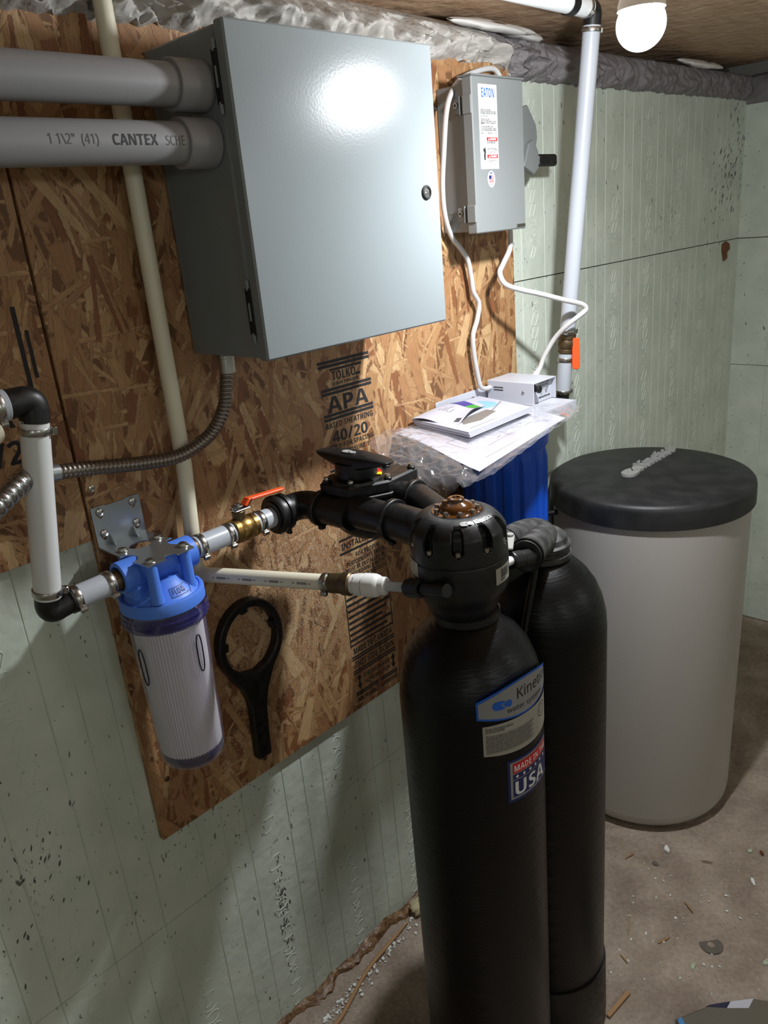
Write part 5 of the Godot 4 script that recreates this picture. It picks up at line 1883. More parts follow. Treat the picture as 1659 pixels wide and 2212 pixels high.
	# two white stickers
	for g in [[225.0, 196.0, 1.064, 1.085], [97.0, 66.0, 1.0515, 1.0745]]:
		b = B.new()
		fn = on_tank(HD, 0.0668, g[0], 0.0)
		w = deg_to_rad(g[0] - g[1]) * 0.0668
		wrap_patch(b, fn, w, func(_u: float) -> float: return g[2], func(_u: float) -> float: return g[3], 10)
		part(b, "sticker", M.sticker_cream, head, "small white sticker")
		b = B.new()
		fn = on_tank(HD, 0.0671, g[0], 0.0)
		if g[0] < 150.0:
			for k in 11:
				var x0 := 0.010 + k * 0.0019
				var q := [fn.call(x0, 1.059)[0], fn.call(x0 + (0.0012 if k % 3 else 0.0007), 1.059)[0], fn.call(x0 + (0.0012 if k % 3 else 0.0007), 1.0715)[0], fn.call(x0, 1.0715)[0]]
				b.quad(q[0], q[1], q[2], q[3], Vector3(0, 0, 1))
			text(b, "60141", 0.0022, Transform3D(), 0.010, true, false, func(x: float, y: float) -> Array: return fn.call(x + 0.010, y + 1.0545))
		else:
			text(b, "KIN", 0.0032, Transform3D(), 0.008, true, false, func(x: float, y: float) -> Array: return fn.call(x + 0.004, y + 1.078))
		part(b, "sticker_print", M.print_dark, head)
	# spigots into the bypass
	b = B.new()
	b.lathe([Vector2(0.0, 0.0), Vector2(0.0262, 0.0), Vector2(0.0272, 0.004), Vector2(0.0272, 0.070), Vector2(0.0, 0.070)], 32, B.along(Vector3(0.7665, 1.1018, 0.289), Vector3(0.764, 1.100, 0.36)))
	b.lathe([Vector2(0.0, 0.0), Vector2(0.0235, 0.0), Vector2(0.0245, 0.004), Vector2(0.0245, 0.085), Vector2(0.0, 0.085)], 32, B.along(Vector3(0.843, 1.1085, 0.266), Vector3(0.802, 1.101, 0.36)))
	part(b, "spigot", M.black_plastic, head)
	# drain fitting
	b = B.new()
	var a3 := deg_to_rad(158.0)
	var hpnt := HD + Vector3(cos(a3) * 0.065, 1.062, sin(a3) * 0.065)
	var od := Vector3(cos(a3), 0, sin(a3))
	b.lathe([Vector2(0.0, -0.004), Vector2(0.0125, -0.004), Vector2(0.0125, 0.004), Vector2(0.0, 0.004)], 6, B.along(hpnt, hpnt + od), 5.0)
	b.cyl(hpnt, hpnt + od * 0.016, 0.0085, 18)
	var k0 := hpnt + od * 0.014
	var k1 := Vector3(0.694, 1.047, 0.375)
	b.tube([k0 + (k0 - k1).normalized() * 0.008, k0, k0.lerp(k1, 0.55)], [0.0090, 0.0090, 0.0080], 18)
	b.lathe([Vector2(0.0068, 0), Vector2(0.0125, 0), Vector2(0.0135, 0.002), Vector2(0.0130, 0.026), Vector2(0.008, 0.027)], 8, B.along(k1 + (k1 - k0).normalized() * 0.002, k0), 5.0)
	part(b, "drain_fitting", M.black_plastic, head, "black drain elbow")
	# crossover to the farther tank
	b = B.new()
	b.lathe([Vector2(0.0430, 0.985), Vector2(0.0470, 0.988), Vector2(0.0470, 0.996), Vector2(0.0440, 0.998), Vector2(0.0440, 1.003), Vector2(0.0462, 1.005), Vector2(0.0462, 1.011), Vector2(0.0420, 1.014), Vector2(0.0400, 1.022), Vector2(0.0300, 1.030), Vector2(0, 1.032)], 40, Transform3D(Basis(), FT))
	part(b, "tank_adapter", M.dusty_plastic, o)
	b = B.new()
	b.lathe([Vector2(0.0430, 0.985), Vector2(0.0470, 0.988), Vector2(0.0470, 0.998), Vector2(0.0430, 1.000)], 40, Transform3D(Basis(), NT))
	part(b, "tank_collar", M.black_plastic, o)
	b = B.new()
	b.tube(spline([Vector3(0.815, 1.048, 0.388), Vector3(0.860, 1.041, 0.382), Vector3(0.905, 1.0345, 0.376), Vector3(0.962, 1.028, 0.369), Vector3(0.998, 1.022, 0.3705), Vector3(1.0125, 1.014, 0.380), Vector3(1.008, 1.000, 0.388)], 8), 0.0215, 26)
	b.lathe([Vector2(0.0215, 0), Vector2(0.0232, 0.0005), Vector2(0.0232, 0.0035), Vector2(0.0215, 0.004)], 26, B.along(Vector3(0.915, 1.0333, 0.375), Vector3(0.962, 1.028, 0.369)))
	part(b, "crossover_pipe", M.dusty_plastic, o, "rear crossover pipe")
	b = B.new()
	b.tube(spline([Vector3(0.886, 1.0345, 0.432), Vector3(0.900, 1.0335, 0.4275), Vector3(0.940, 1.029, 0.414), Vector3(0.980, 1.022, 0.401), Vector3(1.000, 1.012, 0.394)], 8), 0.0232, 26)
	part(b, "crossover_pipe", M.dusty_plastic, o, "front crossover pipe")
	b = B.new()
	b.lathe([Vector2(0.0234, 0), Vector2(0.0262, 0), Vector2(0.0262, 0.004), Vector2(0.0234, 0.004)], 26, B.along(Vector3(0.889, 1.0343, 0.431), Vector3(0.94, 1.029, 0.414)))
	part(b, "end_clip", M.black_plastic, o)
	b = B.new()
	b.cyl(Vector3(0.818, 1.048, 0.438), Vector3(0.842, 1.046, 0.438), 0.0060, 14)
	b.lathe([Vector2(0.0, 0.0), Vector2(0.0125, 0.0), Vector2(0.0135, 0.002), Vector2(0.0135, 0.022), Vector2(0.0120, 0.023), Vector2(0.0120, 0.026), Vector2(0.0130, 0.027), Vector2(0.0130, 0.052), Vector2(0.0115, 0.054), Vector2(0, 0.054)], 6, B.along(Vector3(0.840, 1.046, 0.438), Vector3(0.90, 1.030, 0.438)), 5.0)
	part(b, "brine_fitting", M.black_plastic, o, "black hexagonal brine fitting")
	b = B.new()
	b.cyl(Vector3(0.822, 1.0478, 0.438), Vector3(0.8405, 1.0462, 0.438), 0.0064, 14)
	part(b, "brine_collar", M.white_plastic, o)
	b = B.new()
	b.tube(spline([Vector3(0.890, 1.032, 0.438), Vector3(0.900, 1.024, 0.437), Vector3(0.903, 1.00, 0.434), Vector3(0.892, 0.90, 0.42), Vector3(0.886, 0.80, 0.408)], 8), 0.0055, 12)
	part(b, "brine_tube", M.black_plastic, o)
	b = B.new()
	b.box(Vector3(0.866, 1.0605, 0.418), Vector3(0.052, 0.003, 0.013), 0.0008, Basis(Vector3(0, 1, 0), 0.55))
	b.cyl(Vector3(0.884, 1.062, 0.407), Vector3(0.884, 1.0655, 0.407), 0.0055, 16)
	part(b, "lock_clip", M.silver_badge, o)
	b = B.new()  # flat black plate across the gap between the tanks
	b.prism(PackedVector2Array([Vector2(0.802, 1.050), Vector2(0.862, 1.036), Vector2(0.930, 1.006), Vector2(0.930, 0.985), Vector2(0.80, 0.985)]), 0.392, 0.404, Transform3D(), 0.001)
	part(b, "black_plate", M.black_plastic, o, "flat black plate between the tanks")


func brine_tank() -> void:
	var c := Vector3(1.7263, 0, 0.2220)
	var o := thing("brine_tank", "wide silver brine tank with a black lid bearing a raised silver name", "tank", c)
	var b := B.new()
	b.lathe([Vector2(0, 0.004), Vector2(0.165, 0.004), Vector2(0.192, 0.008), Vector2(0.209, 0.018), Vector2(0.2175, 0.034), Vector2(0.2195, 0.052), Vector2(0.2196, 0.0535), Vector2(0.2200, 0.055), Vector2(0.2285, 0.838)], 96, Transform3D(Basis(), c))
	part(b, "drum", M.silver_plastic, o)
	b = B.new()
	b.lathe([Vector2(0.2286, 0.832), Vector2(0.2350, 0.832), Vector2(0.2366, 0.834), Vector2(0.2362, 0.872), Vector2(0.2345, 0.881), Vector2(0.2300, 0.8865), Vector2(0.2230, 0.889), Vector2(0.0, 0.8905)], 96, Transform3D(Basis(), c))
	var lid := part(b, "lid", M.lid_plastic, o, "black lid")
	var x := Transform3D(Basis(Vector3(1, 0, 0), Vector3(0, 0, -1), Vector3(0, 1, 0)), Vector3(1.680, 0.8898, 0.188))
	b = B.new()
	logo(b, x.translated(Vector3(0.006, 0.0, 0.0)).scaled_local(Vector3(1, 1, 1.6)), 0.036)
	part(b, "emblem", M.silver_badge, lid, "raised silver emblem")
	b = B.new()
	var tm := TextMesh.new()
	tm.font = font
	tm.text = "Kinetico"
	tm.font_size = 64
	tm.pixel_size = 0.036 / 46.0
	tm.depth = 0.008
	tm.curve_step = 1.0
	var mi := MeshInstance3D.new()
	mi.name = "raised_lettering"
	mi.mesh = tm
	tm.material = M.silver_badge
	lid.add_child(mi)
	mi.transform = Transform3D(x.basis, Vector3(1.838, 0.8935, 0.183) - origin(lid))
	b = B.new()
	b.cyl(Vector3(1.5665, 0.815, 0.076), Vector3(1.538, 0.815, 0.052), 0.0065, 14)
	b.cyl(Vector3(1.5665, 0.815, 0.076), Vector3(1.558, 0.815, 0.069), 0.0105, 6)
	part(b, "side_fitting", M.black_plastic, o)
	b = B.new()
	b.cyl(Vector3(1.538, 0.815, 0.052), Vector3(1.531, 0.815, 0.046), 0.0085, 14)
	part(b, "fitting_collar", M.white_plastic, o)


# ---------------------------------------------------------------- shelf with the blue housing
func filter_shelf() -> void:
	var o := thing("filter_shelf", "white metal shelf bracket on the wall above the blue housing, holding the white power box", "shelf", Vector3(1.32, 1.105, 0.0125))
	var b := B.new()
	b.prism(PackedVector2Array([Vector2(1.196, 1.100), Vector2(1.448, 1.100), Vector2(1.448, 1.158), Vector2(1.201, 1.158), Vector2(1.197, 1.156), Vector2(1.196, 1.152)]), 0.0126, 0.0146, Transform3D(), 0.0004)
	part(b, "back_plate", M.white_enamel, o)
	b = B.new()
	b.box(Vector3(1.322, 1.1238, 0.0995), Vector3(0.252, 0.0024, 0.175), 0.0006)
	b.box(Vector3(1.322, 1.1155, 0.1860), Vector3(0.252, 0.019, 0.0024), 0.0006)
	b.box(Vector3(1.4472, 1.1155, 0.0995), Vector3(0.0024, 0.019, 0.175), 0.0006)
	part(b, "shelf_tray", M.white_enamel, o)
	for x in [1.205, 1.318]:
		b = B.new()
		b.lathe([Vector2(0, 0), Vector2(0.0058, 0), Vector2(0.0050, 0.0024), Vector2(0.0018, 0.0032), Vector2(0.0014, 0.0016), Vector2(0, 0.0016)], 16, B.along(Vector3(x, 1.140, 0.0146), Vector3(x, 1.140, 0.02)))
		part(b, "screw", M.steel, o)
	# blue housing hanging from the shelf
	var c := Vector3(1.288, 0, 0.112)
	o = thing("blue_housing", "tall blue fluted filter housing hanging under the white shelf", "water filter", Vector3(c.x, 0.53, c.z))
	b = B.new()
	b.surf(func(u: float, v: float) -> Vector3:
		var a := u * TAU
		var f := fposmod(u * 14.0 + 0.2, 1.0)
		var k := smoothstep(0.30, 0.42, f) - smoothstep(0.88, 1.0, f)
		var y := lerpf(0.545, 1.064, v)
		var r := lerpf(0.0790, 0.0835, v) + 0.0048 * k * smoothstep(0.0, 0.06, v) * (1.0 - smoothstep(0.94, 1.0, v))
		if v < 0.05:
			r *= 0.8 + 0.2 * sqrt(v / 0.05)
		return Vector3(c.x + cos(a) * r, y, c.z + sin(a) * r), 224, 40, true, true)
	b.lathe([Vector2(0, 0.538), Vector2(0.045, 0.538), Vector2(0.064, 0.545)], 56, Transform3D(Basis(), c))
	part(b, "bowl", M.blue_housing, o)
	b = B.new()
	b.lathe([Vector2(0.083, 1.062), Vector2(0.0890, 1.063), Vector2(0.0905, 1.065), Vector2(0.0910, 1.084), Vector2(0.0890, 1.088), Vector2(0.060, 1.094), Vector2(0.045, 1.1220), Vector2(0, 1.1220)], 56, Transform3D(Basis(), c))
	part(b, "head", M.blue_housing, o)
	# power box
	o = thing("power_box", "white metal power box with a black fuse knob and printed front, on the white shelf", "electrical box", Vector3(1.4055, 1.1255, 0.08))
	var x0 := 1.363
	var x1 := 1.448
	b = B.new()
	b.box(Vector3((x0 + x1) * 0.5, 1.1712, 0.0795), Vector3(x1 - x0, 0.0020, 0.117), 0.0006)
	b.box(Vector3(x0 + 0.001, 1.1485, 0.0795), Vector3(0.0020, 0.0450, 0.117), 0.0006)
	b.box(Vector3(x1 - 0.001, 1.1485, 0.0795), Vector3(0.0020, 0.0450, 0.117), 0.0006)
	part(b, "cover", M.white_enamel, o)
	b = B.new()
	b.box(Vector3((x0 + x1) * 0.5, 1.1480, 0.1275), Vector3(x1 - x0 - 0.005, 0.0440, 0.002), 0.0004)
	b.box(Vector3((x0 + x1) * 0.5, 1.1480, 0.0225), Vector3(x1 - x0 - 0.005, 0.0440, 0.002), 0.0004)
	b.box(Vector3((x0 + x1) * 0.5, 1.1268, 0.075), Vector3(x1 - x0 - 0.005, 0.002, 0.105), 0.0004)
	var fp := part(b, "front_panel", M.white_enamel, o)
	b = B.new()
	for y in [1.1590, 1.1535]:
		b.box(Vector3(x0 - 0.0002, y, 0.050), Vector3(0.0012, 0.0018, 0.024), 0.0003)
	part(b, "vent_slots", M.dark_gap, o)
	for p in [Vector3(x0, 1.158, 0.028), Vector3(x0, 1.152, 0.112)]:
		b = B.new()
		b.lathe([Vector2(0, 0), Vector2(0.0034, 0), Vector2(0.0028, 0.0014), Vector2(0.0010, 0.0018), Vector2(0, 0.001)], 14, B.along(p, p + Vector3(-1, 0, 0)))
		part(b, "screw", M.steel, o)
	b = B.new()
	b.lathe([Vector2(0, 0), Vector2(0.0085, 0), Vector2(0.0085, 0.004), Vector2(0.0065, 0.005), Vector2(0.0065, 0.012), Vector2(0.0080, 0.013), Vector2(0.0080, 0.017), Vector2(0.0070, 0.018), Vector2(0, 0.018)], 20, B.along(Vector3(1.374, 1.159, 0.1285), Vector3(1.374, 1.159, 0.2)))
	part(b, "fuse_knob", M.black_plastic, o, "black fuse knob")
	b = B.new()
	var f := lab(1.3900, 0, 0.1287)
	text(b, "ULTRAVIOLET WATER", 0.0030, f.translated(Vector3(0.006, 1.1630, 0)), 0.042)
	text(b, "POWER SUPPLY", 0.0030, f.translated(Vector3(0.010, 1.1580, 0)), 0.034)
	bar(b, 0.004, 1.1552, 0.053, 1.1559, f)
	text(b, "12 VOLT 1 AMP", 0.0030, f.translated(Vector3(0.009, 1.1505, 0)), 0.034)
	text(b, "UL", 0.0040, f.translated(Vector3(0.0125, 1.1420, 0)), 0.005, false)
	for k in 20:
		var a0 := TAU * k / 20.0
		var a1 := TAU * (k + 1) / 20.0
		var cc := f * Vector3(0.015, 1.1440, 0)
		b.quad(cc + Vector3(cos(a0), sin(a0), 0) * 0.0042, cc + Vector3(cos(a1), sin(a1), 0) * 0.0042, cc + Vector3(cos(a1), sin(a1), 0) * 0.0047, cc + Vector3(cos(a0), sin(a0), 0) * 0.0047, Vector3(0, 0, 1))
	text(b, "LISTED", 0.0018, f.translated(Vector3(0.030, 1.1460, 0)), 0.009)
	text(b, "57VA", 0.0018, f.translated(Vector3(0.031, 1.1420, 0)), 0.006)
	text(b, "Replace only with same type", 0.0015, f.translated(Vector3(0.006, 1.1362, 0)), 0.042)
	text(b, "See the manual before service", 0.0015, f.translated(Vector3(0.005, 1.1330, 0)), 0.044)
	part(b, "lettering", M.print_dark, fp)


func tall_pipe() -> void:
	var foot := Vector3(1.540, 1.095, 0.096)
	var top := Vector3(1.5435, 1.840, 0.1685)
	var d := (top - foot).normalized()
	var at := func(y: float) -> Vector3: return foot + d * ((y - foot.y) / d.y)
	var ear := Vector3(0.8, 0, 0.5)
	pipe(at.call(1.243), at.call(1.826), 0.0166, M.milky_pipe, "tall milky pipe from the ceiling down to the right-hand brass valve")
	pipe(at.call(1.112), at.call(1.204), 0.0160, M.milky_pipe, "short milky pipe under the right-hand brass valve, behind the power box")
	pipe_clamp(at.call(1.815), d, 0.0167, ear, "steel clamp at the ceiling end of the tall milky pipe")
	pipe_clamp(at.call(1.250), d, 0.0167, ear, "dark steel clamp just above the right-hand brass valve")
	pipe_clamp(at.call(1.190), d, 0.0161, ear, "steel clamp just below the right-hand brass valve")
	pipe_clamp(at.call(1.117), d, 0.0161, ear, "steel clamp at the pipe's foot behind the white power box")
	var o := thing("ball_valve", "brass ball valve with its orange lever hanging down, on the tall milky pipe", "ball valve", at.call(1.21))
	var v: Vector3 = at.call(1.225)
	part(valve_body(v, -d, 0.98), "body", M.dull_brass, o)
	var b := B.new()
	b.cyl(v + Vector3(0.002, 0.003, 0.010), v + Vector3(0.004, 0.003, 0.024), 0.0062, 14)
	part(b, "stem", M.dark_gap, o)
	b = B.new()
	var poly := PackedVector2Array()
	for p in [[-0.0070, 0.008], [0.0070, 0.008], [0.0080, -0.010], [0.0085, -0.052], [0.0070, -0.0585], [0.0, -0.0615], [-0.0070, -0.0585], [-0.0085, -0.052], [-0.0080, -0.010]]:
		poly.append(Vector2(p[0], p[1]))
	var q := Basis(Vector3(0, 1, 0), -1.0)
	b.prism(poly, 0, 0.0045, Transform3D(q, v + Vector3(0.002, 0.004, 0.022)), 0.0012)
	part(b, "lever", M.orange_vinyl, o, "orange lever")
	o = thing("pipe_elbow", "black elbow at the pipe's foot behind the white power box", "pipe elbow", foot + Vector3(0, -0.03, 0))
	b = B.new()
	b.tube([at.call(1.120), at.call(1.098)] + bend(at.call(1.096), at.call(1.078), at.call(1.078) + Vector3(-0.018, 0, 0.002), 8) + [at.call(1.078) + Vector3(-0.16, 0, 0.012)], 0.0150, 22)
	part(b, "body", M.black_plastic, o)
	# ceiling elbow and level pipe
	var e := top + Vector3(0, 0.006, 0)
	o = thing("pipe_elbow", "black elbow under the ceiling at the top of the tall milky pipe", "pipe elbow", e + Vector3(0, -0.02, 0))
	b = B.new()
	b.tube([at.call(1.822), at.call(1.834)] + bend(at.call(1.836), e + Vector3(0, 0.003, 0.001), e + Vector3(-0.013, 0.003, 0.001), 8) + [e + Vector3(-0.026, 0.003, 0.001)], 0.0168, 24)
	part(b, "body", M.black_plastic, o)
	pipe(e + Vector3(-0.85, 0.004, 0.002), e + Vector3(-0.020, 0.003, 0.001), 0.0172, M.white_pipe, "white pipe running level under the wooden ceiling")
	pipe_clamp(e + Vector3(-0.030, 0.003, 0.001), Vector3(1, 0, 0), 0.0173, Vector3(0, -0.6, 0.8), "steel clamp on the level white pipe beside the ceiling elbow")
	b = B.new()
	var s := e + Vector3(-0.085, 0.003, 0.001)
	b.lathe([Vector2(0.0176, -0.010), Vector2(0.0196, -0.010), Vector2(0.0196, 0.010), Vector2(0.0176, 0.010)], 28, B.along(s, s + Vector3(1, 0, 0)))
	b.box(s + Vector3(0, 0.004, 0.030), Vector3(0.020, 0.0030, 0.030), 0.0005)
	b.box(s + Vector3(0, 0.012, 0.044), Vector3(0.020, 0.022, 0.0030), 0.0005)
	solo(b, "pipe_hanger", M.black_plastic, "black plastic strap holding the level white pipe to the ceiling", "pipe hanger")


func cords() -> void:
	var b := B.new()
	var line := spline([Vector3(1.428, 1.730, 0.040), Vector3(1.425, 1.752, 0.036), Vector3(1.405, 1.765, 0.034), Vector3(1.352, 1.757, 0.036), Vector3(1.293, 1.739, 0.042), Vector3(1.252, 1.712, 0.050), Vector3(1.233, 1.678, 0.052), Vector3(1.226, 1.620, 0.048), Vector3(1.226, 1.560, 0.040), Vector3(1.236, 1.510, 0.034), Vector3(1.257, 1.472, 0.030), Vector3(1.284, 1.447, 0.030), Vector3(1.304, 1.424, 0.030), Vector3(1.313, 1.390, 0.030), Vector3(1.318, 1.361, 0.030), Vector3(1.334, 1.336, 0.030), Vector3(1.326, 1.305, 0.030), Vector3(1.311, 1.275, 0.029), Vector3(1.313, 1.235, 0.028), Vector3(1.322, 1.190, 0.028), Vector3(1.330, 1.166, 0.028), Vector3(1.345, 1.158, 0.028), Vector3(1.3635, 1.157, 0.028)], 8)
	b.tube(line, 0.0050, 12)
	solo(b, "electric_cable", M.cord_white, "white cord looping over the switch box and down to the power box's left end", "cord")
	var o := thing("electric_cable", "white cord hanging below the switch box and looping in front of the tall pipe", "cord", Vector3(1.45, 1.16, 0.08))
	b = B.new()
	line = spline([Vector3(1.4200, 1.478, 0.050), Vector3(1.4245, 1.465, 0.050), Vector3(1.416, 1.435, 0.053), Vector3(1.382, 1.409, 0.060), Vector3(1.360, 1.392, 0.066), Vector3(1.362, 1.370, 0.078), Vector3(1.395, 1.355, 0.095), Vector3(1.432, 1.343, 0.112), Vector3(1.483, 1.324, 0.140), Vector3(1.520, 1.311, 0.158), Vector3(1.529, 1.300, 0.163), Vector3(1.516, 1.290, 0.158), Vector3(1.502, 1.268, 0.132), Vector3(1.498, 1.240, 0.104), Vector3(1.487, 1.205, 0.086), Vector3(1.478, 1.183, 0.081), Vector3(1.472, 1.176, 0.080)], 8)
	b.tube(line, 0.0054, 12)
	part(b, "cable", M.cord_white, o)
	b = B.new()
	b.lathe([Vector2(0, 0), Vector2(0.0095, 0), Vector2(0.0100, 0.006), Vector2(0.0088, 0.007), Vector2(0.0095, 0.009), Vector2(0.0090, 0.013), Vector2(0.0078, 0.014), Vector2(0.0086, 0.016), Vector2(0.0080, 0.020), Vector2(0.0062, 0.024), Vector2(0.0055, 0.032)], 20, B.along(Vector3(1.4485, 1.158, 0.080), Vector3(1.4735, 1.178, 0.080)))
	part(b, "strain_relief", M.cord_white, o)


func papers() -> void:
	# plastic bag, drawing inside, two booklets on top
	var g := [
		[Vector3(0.985, 1.134, 0.028), Vector3(1.10, 1.1315, 0.020), Vector3(1.26, 1.1305, 0.020), Vector3(1.345, 1.1300, 0.146)],
		[Vector3(0.936, 1.112, 0.130), Vector3(1.045, 1.1325, 0.140), Vector3(1.240, 1.1310, 0.160), Vector3(1.405, 1.1290, 0.168)],
		[Vector3(0.945, 1.070, 0.225), Vector3(0.985, 1.108, 0.292), Vector3(1.200, 1.1275, 0.274), Vector3(1.432, 1.1100, 0.206)]]
	var n := FastNoiseLite.new()
	n.frequency = 6.0
	n.fractal_octaves = 3
	n.fractal_type = FastNoiseLite.FRACTAL_RIDGED
	n.seed = 23
	var sheet := func(u: float, v: float, dy: float) -> Vector3:
		var rows := []
		for r in g:
			var x := u * 3.0
			var i := mini(int(x), 2)
			rows.append((r[i] as Vector3).cubic_interpolate(r[i + 1], r[maxi(i - 1, 0)], r[mini(i + 2, 3)], x - i))
		var p: Vector3
		if v < 0.5:
			p = (rows[0] as Vector3).cubic_interpolate(rows[1], rows[0], rows[2], v * 2.0)
		else:
			p = (rows[1] as Vector3).cubic_interpolate(rows[2], rows[0], rows[2], v * 2.0 - 1.0)
		var k := 0.0010 + 0.011 * (1.0 - smoothstep(0.22, 0.42, u)) + 0.004 * smoothstep(0.82, 1.0, u) + 0.003 * smoothstep(0.9, 1.0, v)
		return p + Vector3(0.3, 1.0, 0.3) * (n.get_noise_2d(p.x * 2.2 + dy * 900.0, p.z * 2.0) * k + k * 0.2) + Vector3(0, dy, 0)
	var o := thing("plastic_bag", "crinkled clear plastic bag drooping over the blue housing with a drawing inside", "plastic bag", Vector3(1.18, 1.07, 0.15))
	var b := B.new()
	b.surf(func(u: float, v: float) -> Vector3: return sheet.call(u, v, 0.0), 110, 56, false, false)
	part(b, "upper_film", M.clear_film, o)
	b = B.new()
	b.surf(func(u: float, v: float) -> Vector3: return sheet.call(u, v, -0.0052), 110, 56, false, false)
	part(b, "lower_film", M.clear_film, o)
	o = thing("drawing_sheet", "large white sheet with a faint line drawing inside the clear bag", "paper", Vector3(1.17, 1.127, 0.14))
	b = B.new()
	var px := func(u: float, v: float) -> Vector3:
		var l := Vector3(1.066, 1.1288, 0.018).lerp(Vector3(0.980, 1.1200, 0.283), v)
		var r := Vector3(1.335, 1.1288, 0.018).lerp(Vector3(1.302, 1.1260, 0.248), v)
		if v < 0.48:
			r = Vector3(1.342, 1.1288, lerpf(0.018, 0.142, v / 0.48))
		else:
			r = Vector3(1.342, 1.1288, 0.142).lerp(Vector3(1.302, 1.1268, 0.248), (v - 0.48) / 0.52)
		var p := l.lerp(r, u)
		p.y += 0.004 * sin(v * 5.0) * (1.0 - u) * (1.0 - u) - 0.001
		return p
	b.surf(func(u: float, v: float) -> Vector3: return px.call(u, v), 24, 24, false, false)
	b.surf(func(u: float, v: float) -> Vector3: return px.call(u, v) - Vector3(0, 0.0008, 0), 24, 24, false, true)
	part(b, "sheet", M.paper, o)
	b = B.new()
	for s in [[0.12, 0.50, 0.93, 0.50], [0.12, 0.50, 0.16, 0.72], [0.20, 0.64, 0.90, 0.64], [0.50, 0.50, 0.52, 0.80], [0.70, 0.52, 0.71, 0.72], [0.30, 0.78, 0.80, 0.76], [0.86, 0.55, 0.88, 0.9], [0.15, 0.9, 0.55, 0.92], [0.35, 0.55, 0.36, 0.66], [0.60, 0.6, 0.68, 0.7]]:
		var p0: Vector3 = px.call(s[0], s[1]) + Vector3(0, 0.0004, 0)
		var p1: Vector3 = px.call(s[2], s[3]) + Vector3(0, 0.0004, 0)
		var w := (p1 - p0).cross(Vector3.UP).normalized() * 0.0004
		b.quad(p0 - w, p1 - w, p1 + w, p0 + w, Vector3.UP)
	for s in [[0.62, 0.60, 7], [0.72, 0.56, 9], [0.80, 0.54, 6], [0.55, 0.66, 5], [0.42, 0.74, 8]]:
		for k in s[2]:
			var p0: Vector3 = px.call(s[0] + k * 0.006, s[1] - k * 0.002) + Vector3(0, 0.0005, 0)
			b.quad(p0, p0 + Vector3(0.0010, 0, 0), p0 + Vector3(0.0010, 0, 0.0022), p0 + Vector3(0, 0, 0.0022), Vector3.UP)
	part(b, "drawn_lines", M.print_grey, o)
	# booklets
	o = thing("manual", "white manual with a grey product photograph on its cover, lowest on the plastic bag", "booklet", Vector3(1.21, 1.133, 0.1))
	b = B.new()
	var low := Transform3D(Basis(Vector3(1, 0, 0), Vector3(0, 0, 1), Vector3(0, -1, 0)), Vector3.ZERO)
	var quadp := PackedVector2Array([Vector2(1.118, 0.022), Vector2(1.084, 0.186), Vector2(1.293, 0.180), Vector2(1.334, 0.022)])
	for k in 4:
		var sh := PackedVector2Array()
		for p in quadp:
			sh.append(p + Vector2(0.0012 * (k % 2), -0.0012 * k))
		b.prism(sh, 0, 0.0022, low.translated(Vector3(0, 1.1362 + k * 0.00245, 0)), 0.0003)
	part(b, "pages", M.paper, o)
	b = B.new()
	var ty := 1.1438
	b.prism(PackedVector2Array([Vector2(1.125, 0.140), Vector2(1.148, 0.112), Vector2(1.240, 0.108), Vector2(1.236, 0.134), Vector2(1.166, 0.150)]), 0, 0.0002, low.translated(Vector3(0, ty, 0)))
	part(b, "cover_photograph", M.print_photo, o)
	b = B.new()
	var pts := PackedVector2Array()
	for i in 24:
		pts.append(Vector2(1.268 + cos(TAU * i / 24.0) * 0.034, 0.072 + sin(TAU * i / 24.0) * 0.034))
	b.prism(pts, 0, 0.0002, low.translated(Vector3(0, ty, 0)))
	part(b, "cover_disc", M.print_sky, o)
	b = B.new()
	for k in 8:
		b.box(Vector3(1.240 + k * 0.0095, ty, 0.122 - k * 0.004), Vector3(0.006, 0.0003, 0.0022), 0.0)
	for k in 11:
		b.box(Vector3(1.110 + k * 0.007, ty, 0.168), Vector3(0.0045, 0.0003, 0.0012), 0.0)
	part(b, "cover_print", M.print_grey, o)
	o = thing("leaflet", "thin folded leaflet with violet and green bands and a barcode, curling on the manual", "booklet", Vector3(1.18, 1.146, 0.08))
	b = B.new()
	var lf := func(u: float, v: float) -> Vector3:
		# u along the long side from the left end, v toward the viewer
		var a := Vector3(1.112, 0, 0.020).lerp(Vector3(1.300, 0, 0.026), u)
		var c := Vector3(1.118, 0, 0.133).lerp(Vector3(1.262, 0, 0.088), u)
		var p := a.lerp(c, v)
		p.y = 1.1452 + 0.010 * pow(sin(clampf(u * 1.05, 0, 1) * PI), 1.4) * (0.6 + 0.4 * v) + 0.004 * sin(v * 6.0) * (1.0 - u)
		return p
	b.surf(func(u: float, v: float) -> Vector3: return lf.call(u, v), 30, 12, false, false)
	b.surf(func(u: float, v: float) -> Vector3: return lf.call(u, v) - Vector3(0, 0.0009, 0), 30, 12, false, true)
	part(b, "sheet", M.paper, o)
	var patch := func(u0: float, u1: float, v0: float, v1: float, m: Material, nm: String) -> void:
		var bb := B.new()
		bb.surf(func(u: float, v: float) -> Vector3: return lf.call(lerpf(u0, u1, u), lerpf(v0, v1, v)) + Vector3(0, 0.0004, 0), 8, 6, false, false)
		part(bb, nm, m, o)
	patch.call(0.62, 0.86, 0.02, 0.60, M.print_violet, "violet_band")
	patch.call(0.62, 0.86, 0.60, 0.98, M.print_green, "green_band")
	for k in 9:
		patch.call(0.10 + k * 0.0125, 0.10 + k * 0.0125 + (0.007 if k % 3 else 0.004), 0.83, 0.95, M.print_dark, "barcode_bar")
	for k in 5:
		patch.call(0.30, 0.34 + (k % 3) * 0.08, 0.25 + k * 0.07, 0.262 + k * 0.07, M.print_grey, "print_line")


